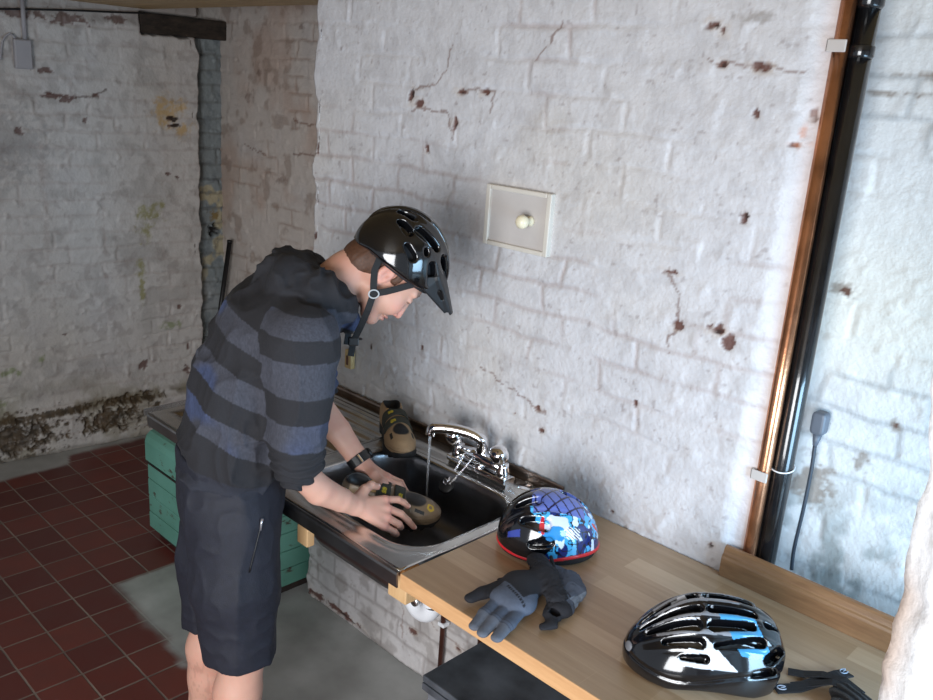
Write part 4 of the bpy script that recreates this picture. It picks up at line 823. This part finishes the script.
def helmet2():
    root = thing('cycle_helmet', 'black, silver and blue vented adult cycle helmet near the right end of the worktop', 'helmet', (3.538, .186, .8805), math.radians(40))
    R_ = np.array([.155, .103, .128]); c = np.array([0, 0, .018])
    def par(P):
        q = P - c; ang = np.arctan2(q[:, 1], np.maximum(q[:, 2], -.01)); return q[:, 0], ang * .112
    SL_ = []
    for s_ in (-1, 1):
        SL_ += [((-.125, .014 * s_), (-.03, .020 * s_), .006, .010), ((-.005, .020 * s_), (.075, .018 * s_), .010, .008), ((-.115, .042 * s_), (-.035, .052 * s_), .006, .011), ((-.005, .052 * s_), (.070, .044 * s_), .011, .007),
            ((-.090, .078 * s_), (-.030, .084 * s_), .006, .010), ((.0, .086 * s_), (.085, .070 * s_), .005, .010), ((.100, .030 * s_), (.128, .022 * s_), .008, .005), ((.102, .100 * s_), (.128, .072 * s_), .012, .008), ((.075, .132 * s_), (.110, .125 * s_), .006, .009), ((-.06, .112 * s_), (-.02, .112 * s_), .005, .008)]
    def f(P):
        P = P.copy(); w_ = np.clip((-.02 - P[:, 0]) / .14, 0, 1.2) ** 2; P[:, 2] *= 1 + .42 * w_; P[:, 1] *= 1 + .10 * w_
        d = ell(P, c, R_); d = smin(d, ell(P, (.055, 0, .045), (.098, .088, .088)), .03); d = smin(d, ell(P, (-.06, 0, .030), (.090, .092, .080)), .02)
        t, v = par(P); cut = np.full(len(P), 9.)
        for a, b, w0, w1 in SL_: cut = np.minimum(cut, slot(t, v, a, b, w0, w1))
        rid = .0045 * np.clip(np.cos(v / .032 * 2 * np.pi), 0, 1) * sstep(.15, .08, np.abs(t)) * sstep(.10, .085, np.abs(v)); d = d - rid * .7
        d = smax(d, -smax(cut, -(d + .020), .003), .004)
        rim = .012 + .030 * np.cos((P[:, 0]) * 16) - .02; rim = np.maximum(rim, .0) * .6
        d = smax(d, rim - P[:, 2], .007); gr = np.exp(-((P[:, 2] - .040 - .012 * np.sin(P[:, 0] * 22)) / .0035) ** 2); d = d + .0030 * gr; d = smax(d, P[:, 0] - .145 + .35 * np.abs(P[:, 2] - .07), .008)
        return smax(d, -ell(P, (0, 0, .0), (.122, .080, .106)), .005)
    def col(P):
        t, v = par(P); n = vnoise3(P, 30, 3); c_ = np.ones((len(P), 3)) * np.array(srgb(13, 13, 16)[:3])
        rc = np.abs(((v / .032 + .5) % 1) - .5); sil = (rc < .13) & (np.abs(v) < .075) & (v < .05) & (t < .055 + .02 * np.sin(v * 90)) & (t > -.105)
        cut = np.full(len(P), 9.)
        for a, b, w0, w1 in SL_: cut = np.minimum(cut, slot(t, v, a, b, w0, w1))
        sil &= (cut > .001); c_ = np.where(sil[:, None], np.array(srgb(128, 130, 136)[:3]), c_)
        edge = (cut > .0) & (cut < .0022) & (t < .0) & (v > -.07) & (vnoise3(P, 60, 9) > .42); c_ = np.where(edge[:, None], np.array(srgb(190, 192, 198)[:3]), c_)
        wht = (v < -.072) & (np.abs(v + .105) > -.1) & (v > -.130) & (t > -.055 + (v + .10) * .9) & (t < .010 - (v + .10) * 1.1) & (cut > .002); c_ = np.where(wht[:, None], np.array(srgb(206, 208, 212)[:3]), c_)
        blu = (v < -.030) & (v > -.100) & (t > .022 - (v + .06) * .6) & (t < .090 - (v + .06) * .5) & (cut > .001); c_ = np.where(blu[:, None], np.array(srgb(64, 136, 178)[:3]), c_)
        low = P[:, 2] < .026 + .012 * np.sin(t * 20); return np.where(low[:, None], np.array(srgb(26, 26, 28)[:3]), c_)
    h = sdf_mesh('shell', f, (-.17, -.12, -.01), (.17, .12, .16), .0021, GLOSSB, root, col)
    fl = lambda P: smax(smax(ell(P * np.array([1, 1, 1.12]), c, R_ - .017), -ell(P, (0, 0, .0), (.120, .078, .104)), .004), .006 - P[:, 2], .005)
    sdf_mesh('liner', fl, (-.17, -.12, -.01), (.17, .12, .16), .0036, mat('black_foam', srgb(16, 16, 18), .85), root)
    disc('rear_dial', (-.148, -.020, .040), .010, .004, mat('grey_dial', srgb(110, 112, 118), .4), root, (-1, -.5, .2))
    return root
helmet2()
def helmet1():
    root = thing('kids_helmet', 'small rounded childrens helmet with blue and black graphics and a red trim line', 'helmet', (3.043, .305, .8805), math.radians(46))
    R_ = np.array([.124, .098, .132]); c = np.array([0, 0, .016])
    VN = [((-.080, -.020), (-.040, -.026), .008, .012), ((-.085, .020), (-.04, .026), .008, .012), ((-.070, -.068), (-.022, -.082), .008, .014), ((-.050, -.128), (-.012, -.118), .007, .012), ((-.06, .070), (-.02, .086), .007, .011), ((.030, .010), (.088, .006), .012, .009), ((.02, .05), (.075, .048), .010, .008)]
    def par(P): q = P - c; return q[:, 0], np.arctan2(q[:, 1], np.maximum(q[:, 2], -.01)) * .108
    def f(P):
        d = ell(P, c, R_); d = smin(d, ell(P, (-.02, 0, .05), (.090, .086, .086)), .03); t, v = par(P); cut = np.full(len(P), 9.)
        for a, b, w0, w1 in VN: cut = np.minimum(cut, slot(t, v, a, b, w0, w1))
        d = d + .0025 * np.exp(-((np.abs(v) - .05) / .004) ** 2) * (t < .03); d = smax(d, -smax(cut, -(d + .018), .004), .006)
        d = smax(d, .020 + .006 * np.sin(P[:, 0] * 24) - P[:, 2], .004); return smax(d, -ell(P, (0, 0, 0), (.098, .076, .112)), .004)
    def col(P):
        t, v = par(P); c_ = np.ones((len(P), 3)) * np.array(srgb(14, 15, 20)[:3]); n1 = vnoise3(P, 46, 11); n2 = vnoise3(P, 80, 12); n3 = vnoise3(P * np.array([1, 1.5, 1]), 60, 13)
        reg = t > -.028 + .03 * np.sin(v * 40); fr = sstep(-.06, -.02, t + .02 * np.sin(v * 35))
        cb_ = np.where((n1 > .52)[:, None], np.array(srgb(70, 170, 226)[:3]), np.array(srgb(24, 44, 110)[:3])); cb_ = np.where((np.abs(n2 - .5) < .06)[:, None], np.array(srgb(16, 18, 34)[:3]), cb_); cb_ = np.where((n3 > .70)[:, None], np.array(srgb(214, 232, 246)[:3]), cb_)
        c_ = np.where(reg[:, None], cb_, c_)
        # panel-like purple plates over the crown
        g = (np.abs(((t * .8 + v * .6) / .021) % 1 - .5) > .42) | (np.abs(((v * .8 - t * .6) / .030) % 1 - .5) > .43); top = (v > -.055) & (v < .06) & (t > -.05) & (t < .075)
        c_ = np.where((top & ~g)[:, None], np.array(srgb(92, 108, 178)[:3]), c_); c_ = np.where((top & g)[:, None], np.array(srgb(18, 22, 60)[:3]), c_)
        wc_ = (np.hypot((t - .005) / .026, (v + .078) / .016) + (n2 - .5) < 1); c_ = np.where(wc_[:, None], np.array(srgb(206, 216, 236)[:3]), c_)
        lb = (np.hypot((t + .005) / .03, (v + .105) / .02) + (n1 - .5) * 1.6 < 1); c_ = np.where(lb[:, None], np.array(srgb(48, 140, 210)[:3]), c_)
        st = (np.abs(t - .045) < .018) & (np.abs(v + .095) < .014) & ((((t * .7 + v) / .0075) % 1) > .5); c_ = np.where(st[:, None], np.array(srgb(232, 234, 240)[:3]), c_)
        rd = (np.hypot((t + .028) / .006, (v + .083) / .02) < 1) | (np.hypot((t - .105) / .01, (v + .05) / .008) < 1); c_ = np.where(rd[:, None], np.array(srgb(198, 40, 52)[:3]), c_)
        bl = (np.abs(t + .092) < .013) & (np.abs(v + .098) < .010); return np.where(bl[:, None], np.array(srgb(50, 66, 150)[:3]), c_)
    sdf_mesh('shell', f, (-.14, -.11, -.0), (.14, .11, .16), .0020, GLOSSB, root, col)
    zt = lambda P: .020 + .006 * np.sin(P[:, 0] * 24)
    fr_ = lambda P: smax(smax(ell(P, c, R_ + .0025), -ell(P, (0, 0, 0), (.100, .078, .115)), .003), np.abs(P[:, 2] - zt(P)) - .0045, .002)
    sdf_mesh('trim_line', fr_, (-.14, -.11, -.0), (.14, .11, .06), .0024, mat('red_trim', srgb(204, 34, 46), .3, coat=.4), root)
    fl = lambda P: smax(smax(smax(ell(P, c, R_ - .006), -ell(P, (0, 0, 0), (.096, .074, .110)), .004), P[:, 2] - zt(P) - .003, .002), .0005 - P[:, 2], .004)
    sdf_mesh('liner', fl, (-.14, -.11, -.01), (.14, .11, .06), .0032, mat('dark_foam', srgb(26, 26, 28), .8), root)
    return root
helmet1()
# ------------------------------------------------------------------ shoes
M_shoe = attrmat('suede_shoe', rough=.8, bump=.35, bscale=500, var=.16, vscale=60)
def outline(x, y):
    """2-D distance to the sole outline"""
    P = np.stack([x, y, 0 * x], 1)
    d = smin(cone(P, (.036, .0, 0), (.110, .002, 0), .033, .031), cone(P, (.110, .002, 0), (.205, -.002, 0), .031, .046), .02)
    return smin(d, cone(P, (.205, -.002, 0), (.246, .003, 0), .046, .038), .02)
def sole_top(x): return .026 + .010 * sstep(.12, .02, x) + .008 * sstep(.22, .285, x)
def f_sole(P):
    o = outline(P[:, 0], P[:, 1]); bot = .006 * sstep(.10, .14, P[:, 0]) * sstep(.2, .15, P[:, 0]) + .016 * sstep(.225, .30, P[:, 0])
    lug = .0045 * (np.sin(P[:, 0] * 330) > .1) * sstep(.02, -.0, -o - .012 + .0) ; d = smax(o + .0005, P[:, 2] - sole_top(P[:, 0]), .004); return smax(d, bot + np.where(np.sin(P[:, 0] * 2 * np.pi / .026) > .2, .0, .006) - P[:, 2], .002)
def f_upper0(P):
    d = ell(P, (.212, -.001, .034), (.072, .0455, .040)); Q = P.copy(); Q[:, 1] *= 1.05
    d = smin(d, chain(Q, [((.195, 0, .036), .038), ((.150, 0, .048), .038), ((.105, 0, .058), .038), ((.060, 0, .060), .038), ((.040, 0, .058), .035)], .02), .02)
    d = smin(d, chain(Q, [((.045, 0, .055), .036), ((.044, 0, .082), .033)], .02), .02); o = outline(P[:, 0], P[:, 1]); return smax(smax(d, o - .001, .006), .020 - P[:, 2], .003)
def cutopen(P): return smin(ell(P, (.052, 0, .112), (.040, .024, .040)), ell(P, (.085, 0, .112), (.030, .020, .026)), .01)
def f_upper(P): return smax(f_upper0(P), -cutopen(P), .005) - .0012 * np.exp(-((P[:, 2] - .045 - .1 * (P[:, 0] - .2) ** 2) / .0015) ** 2)
def shoe_parts(root, tone, mesh_col, wet):
    def col(P):
        c = np.ones((len(P), 3)) * np.array(tone[:3]); x, y, z = P.T; o = cutopen(P)
        c = mixc(c, sstep(.006, .001, o), srgb(22, 22, 26)); hb = (x < .030) & (z > .040); c = mixc(c, hb * .75, srgb(40, 38, 36))
        mp = sstep(1.1, .9, np.hypot((x - .208) / .030, y / .024)) * (z > .055); c = mixc(c, mp, srgb(22, 22, 26))
        vt = (np.abs(np.abs(y) - .032) < .0035) & (np.abs(x - .225) < .013); c = mixc(c, vt * 1.0, srgb(24, 24, 24)); vt = (np.abs(y) > .030) & (np.abs(x - .145 - .2 * z) < .006) & (z > .036) & (z < .06); c = mixc(c, vt * 1.0, srgb(30, 28, 26)); seam = (np.abs(z - .034) < .0018) & (x > .05); return mixc(c, seam * .5, srgb(56, 46, 36))
    up = sdf_mesh('upper', f_upper, (-.01, -.06, .015), (.30, .06, .13), .0022, M_shoe, root, col)
    sdf_mesh('sole', f_sole, (-.01, -.06, -.004), (.30, .06, .045), .0024, mat('black_rubber_sole', srgb(24, 24, 25), .7, 0, .2, 60), root)
    SM = attrmat('strap_fabric', rough=.85, bump=.3, bscale=500, var=.15)
    for i, (cx, hw_) in enumerate(((.118, .021), (.163, .016))):
        fs = lambda P, cx=cx, hw_=hw_: smax(smax(f_upper0(P) - .0042, -(f_upper0(P) - .0005), .001), smax(np.abs(P[:, 0] - cx + .12 * P[:, 1]) - hw_, smax(.050 - P[:, 2], -cutopen(P) - .002, .002), .002), .003)
        def cs(P, cx=cx, i=i):
            c = np.ones((len(P), 3)) * np.array(srgb(54, 56, 48)[:3]); x, y, z = P.T; lg = (np.abs(x - cx - .004) < .006) & (np.abs(y + .016) < .008) & (np.sin((x * 1.5 + y) * 900) > -.5); c = mixc(c, lg * 1.0, srgb(214, 190, 40))
            return mixc(c, (np.abs(np.abs(x - cx + .12 * y) - .012) < .001) * .6, srgb(24, 24, 22))
        s = sdf_mesh('strap', fs, (.08, -.055, .04), (.20, .055, .115), .0020, SM, root, cs)
    tg = lambda P: smax(smax(ell(P, (.094, 0, .088), (.030, .026, .018)), -cutopen(P), .004), P[:, 0] - .105, .003)
    sdf_mesh('tongue', tg, (.05, -.04, .06), (.13, .04, .12), .0024, mat('tongue_fabric', srgb(176, 140, 92), .8, 0, .1, 40), root)
s2 = thing('cycling_shoe', 'tan suede cycling shoe with two dark straps drying on the drainer behind the bowl', 'shoe', (2.226, .486, .885), math.atan2(-.50, .865), 'pair of cycling shoes')
shoe_parts(s2, srgb(158, 130, 98), None, False)
del s2['group']
def dup(root, name, label):
    r = root.copy(); COL.objects.link(r); r.name = name; r['label'] = label
    for ch in list(root.children): c = ch.copy(); COL.objects.link(c); c.parent = r
    return r
s1 = dup(s2, 'cycling_shoe', 'wet brown cycling shoe with dark straps held in both hands inside the sink bowl')
wet = attrmat('wet_suede', rough=.42, bump=.35, bscale=500, var=.2, vscale=60, coat=.08)
for c in s1.children:
    if c.name.startswith('upper'):
        c.data = c.data.copy(); a = c.data.color_attributes['Col']; b = np.empty(len(a.data) * 4, np.float32); a.data.foreach_get('color', b); b = b.reshape(-1, 4); b[:, :3] *= (.56, .60, .66); q = np.empty(len(c.data.vertices) * 3, np.float32); c.data.vertices.foreach_get('co', q); q = q.reshape(-1, 3); b[(np.abs(np.hypot(q[:, 0] - .252, q[:, 1] + .012) - .0075) < .0026) & (q[:, 2] > .04), :3] = srgb(196, 166, 40)[:3]; a.data.foreach_set('color', b.ravel()); c.data.materials[0] = wet
ax = Vector((.946, -.298, -.130)).normalized(); az = Vector((.025, -.326, .944)); az = (az - ax * az.dot(ax)).normalized(); ay = az.cross(ax)
Mp = Matrix.Translation((2.38, -.22, 0)) @ Matrix.Rotation(math.radians(58), 4, 'Z')
s1.matrix_world = Mp @ Matrix(((ax.x, ay.x, az.x, .324), (ax.y, ay.y, az.y, .098), (ax.z, ay.z, az.z, .832), (0, 0, 0, 1)))
# ------------------------------------------------------------------ gloves on the worktop
M_glove = attrmat('glove_fabric', rough=.85, bump=.45, bscale=600, var=.2, vscale=120)
def fl(P, z=1.7): Q = P.copy(); Q[:, 2] *= z; return Q
GB_ = srgb(26, 27, 34); GG_ = srgb(80, 89, 106)
def glove_a():
    o = np.array([3.16, .06, 0])
    t1, t2, t3 = (3.172, -.084), (3.199, -.088), (3.228, -.078); k1, k2, k3 = (3.150, .004), (3.178, .006), (3.206, .012)
    pt = lambda p, z: (p[0] - 3.16, p[1] - .06, z * 1.7)
    fing = [[(pt(k, .022), .0150), (pt(((k[0] * .45 + t[0] * .55)), 0) if 0 else pt((k[0] * .5 + t[0] * .5, k[1] * .5 + t[1] * .5), .020), .0150), (pt(t, .014), .0130)] for k, t in ((k1, t1), (k2, t2), (k3, t3))]
    ind = [(pt((3.118, .060), .024), .020), (pt((3.105, .012), .020), .0165), (pt((3.098, -.020), .016), .0145)]
    palm = [(pt((3.155, .030), .026), .036), (pt((3.185, .035), .026), .034), (pt((3.150, .085), .030), .042), (pt((3.166, .125), .034), .034)]
    cuff = [(pt((3.112, .180), .040), .024), (pt((3.165, .145), .044), .027), (pt((3.232, .105), .034), .024)]
    def f(P):
        Q = fl(P); d = chain(Q, palm, .02)
        for c in fing: d = smin(d, chain(Q, c, .01), .0035)
        d = smin(d, chain(Q, ind, .01), .010); cf = chain(Q, cuff, .01) + .0015 * np.cos((P[:, 0] * .8 + P[:, 1] * .6) * 700) * 0; d = smin(d, cf - .0015 * np.sin(vnoise3(P, 60, 5) * 20), .012)
        return smax(d / 1.25, .0012 - P[:, 2], .003)
    def col(P):
        x = P[:, 0] + 3.16; y = P[:, 1] + .06; u = (y - .030) + (x - 3.16) * .28; c = np.ones((len(P), 3)) * np.array(GB_[:3]); g = (u < .012) & (x > 3.128 + .0 * y) & (x - 3.128 > -(y) * .12)
        g |= (x > 3.20) & (u < .06); c = np.where(g[:, None], np.array(GG_[:3]), c); gd = g & (y < -.045); c = np.where(gd[:, None], np.array(srgb(92, 98, 110)[:3]), c)
        ln = np.abs(u - .004) < .0035; c = np.where((ln & (x < 3.215) & (x > 3.145) & (np.sin(x * 900) > -.7))[:, None], np.array(srgb(22, 24, 34)[:3]), c)
        for k, t in ((k1, t1), (k2, t2), (k3, t3)):
            m = np.abs(y - (k[1] * .45 + t[1] * .55)) < .0012; c = np.where((m & g)[:, None], np.array(srgb(60, 66, 80)[:3]), c)
        sd = (x > 3.222 + .25 * (y - .03)) & (y < .085) & (y > -.03) & (P[:, 2] > .004) & (P[:, 2] < .016); return np.where(sd[:, None], np.array(srgb(170, 178, 188)[:3]), c)
    r = thing('cycling_glove', 'upper grey and black full-finger glove with fingers pointing over the worktop edge', 'glove', (3.16, .06, .8805))
    sdf_mesh('glove_body', f, (-.09, -.18, -.003), (.10, .16, .065), .0020, M_glove, r, col)
    bm = bmesh.new(); P0 = [(-.040 + .052 * t + .015, .138 - .075 * t * .6 + .0, .043 - .004 * t) for t in np.linspace(0, 1, 8)]
    for k in range(3): tube(bm, [(x - .012 + .011 * k, y + .018 - .012 * k, z - .002 + .002 * (k == 1)) for x, y, z in P0], .0045, 8)
    bobj('cuff_band', bm, mat('ribbed_cuff', srgb(24, 25, 30), .9, 0, .2, 100), r, smooth=True)
glove_a()
def glove_b():
    pt = lambda x, y, z: (x - 3.21, y - .12, z * 1.7)
    parts = [[(pt(3.150, .200, .018), .024), (pt(3.190, .195, .020), .030), (pt(3.222, .165, .022), .034), (pt(3.232, .125, .020), .034)], [(pt(3.235, .105, .020), .026), (pt(3.262, .085, .018), .024), (pt(3.285, .062, .016), .018)], [(pt(3.250, .080, .014), .015), (pt(3.268, .045, .012), .012), (pt(3.262, .028, .010), .010)]]
    parts[1] = [(pt(3.236, .120, .020), .030), (pt(3.250, .095, .020), .028), (pt(3.246, .072, .016), .020)]
    parts.append([(pt(3.125, .150, .014), .016), (pt(3.098, .110, .012), .012), (pt(3.092, .086, .012), .0115)])
    def f(P):
        Q = fl(P); d = None
        for c in parts: e = chain(Q, c, .01); d = e if d is None else smin(d, e, .010)
        d = smin(d, cone(Q, pt(3.150, .190, .016), pt(3.125, .150, .014), .022, .016), .01); d = d - .0015 * np.sin(vnoise3(P, 50, 7) * 16)
        op = ell(P, (3.252 - 3.21, .072 - .12, .020), (.016, .013, .009)); d = smax(d / 1.25, -op, .003); return smax(d, .0012 - P[:, 2], .003)
    def col(P):
        x = P[:, 0] + 3.21; y = P[:, 1] + .12; c = np.ones((len(P), 3)) * np.array(GB_[:3]); g = (y > .112 - .3 * (x - 3.24)) & (x > 3.135); c = np.where(g[:, None], np.array(GG_[:3]), c)
        ln = (np.abs(y - .128 + .3 * (x - 3.24)) < .0022) & g; c = np.where(ln[:, None], np.array(srgb(30, 32, 42)[:3]), c); e = (x > 3.254) & (y > .12); return np.where(e[:, None], np.array(srgb(128, 140, 156)[:3]), c)
    r = thing('cycling_glove', 'lower grey and black full-finger glove lying partly under the other beside the small helmet', 'glove', (3.21, .12, .8805))
    sdf_mesh('glove_body', f, (-.14, -.12, -.003), (.08, .13, .050), .0021, M_glove, r, col)
glove_b()
# ------------------------------------------------------------------ black mitt with wrist straps at the corner
mt = thing('cycling_mitt', 'black padded mitt with crossing wrist straps beside the large helmet at the frame edge', 'glove', (3.775, .27, .8805))
def gl(x, y, z=.0): return (x - 3.775, y - .27, z)
MB = mat('mitt_fabric', srgb(24, 25, 29), .8, 0, .25, 150, .4, 500)
def f_mitt(P):
    Q = fl(P, 1.6); d = chain(Q, [((.005, .025, .028), .030), ((.035, -.005, .030), .036), ((.060, -.045, .028), .034)], .02)
    for a in (-.026, 0, .026): d = smin(d, cone(Q, (.055 + a * .7, -.040 + a * .6, .026), (.085 + a * .8, -.078 + a * .5, .022), .016, .014), .006)
    d = d / 1.2 - .0022 * np.cos((P[:, 0] * .55 + P[:, 1] * .83) * 420) * (P[:, 2] > .012); return smax(d, .001 - P[:, 2], .003)
sdf_mesh('mitt_body', f_mitt, (-.05, -.12, -.003), (.13, .08, .05), .0024, attrmat('striped_mitt', rough=.8, bump=.4, bscale=500), mt, lambda P: np.where((np.cos((P[:, 0] * .55 + P[:, 1] * .83) * 420) > .35)[:, None], np.array(srgb(58, 60, 62)[:3]), np.array(srgb(22, 22, 26)[:3])))
tubes('wrist_strap', [gl(3.672, .228, .003), gl(3.700, .262, .005), gl(3.722, .305, .012), gl(3.742, .350, .016), gl(3.748, .385, .006)], 0, MB, mt, flat=(.026, .0035), smooth=False)
tubes('wrist_strap', [gl(3.664, .300, .003), gl(3.690, .312, .006), gl(3.720, .322, .018), gl(3.760, .320, .030), gl(3.800, .300, .033)], 0, MB, mt, flat=(.022, .0035), smooth=False)
tubes('wrist_strap', [gl(3.690, .262, .004), gl(3.712, .285, .010), gl(3.748, .300, .028), gl(3.775, .298, .032)], 0, MB, mt, flat=(.020, .003), smooth=False)
LGM = mat('pale_emblem', srgb(150, 160, 176), .6, 0, .1, 50)
for p0, rz in ((gl(3.680, .238, .0065), .85), (gl(3.7435, .372, .0145), 1.3)):
    bm = bmesh.new(); M_ = Matrix.Translation(p0) @ Matrix.Rotation(rz, 4, 'Z'); tube(bm, [M_ @ Vector((.009 * math.cos(a), .0060 * math.sin(a), 0)) for a in np.linspace(.4, 5.6, 16)], .0013, 6); tube(bm, [M_ @ Vector((-.002, 0, 0)), M_ @ Vector((.006, .001, 0))], .0013, 6); bobj('emblem', bm, LGM, mt, smooth=True)
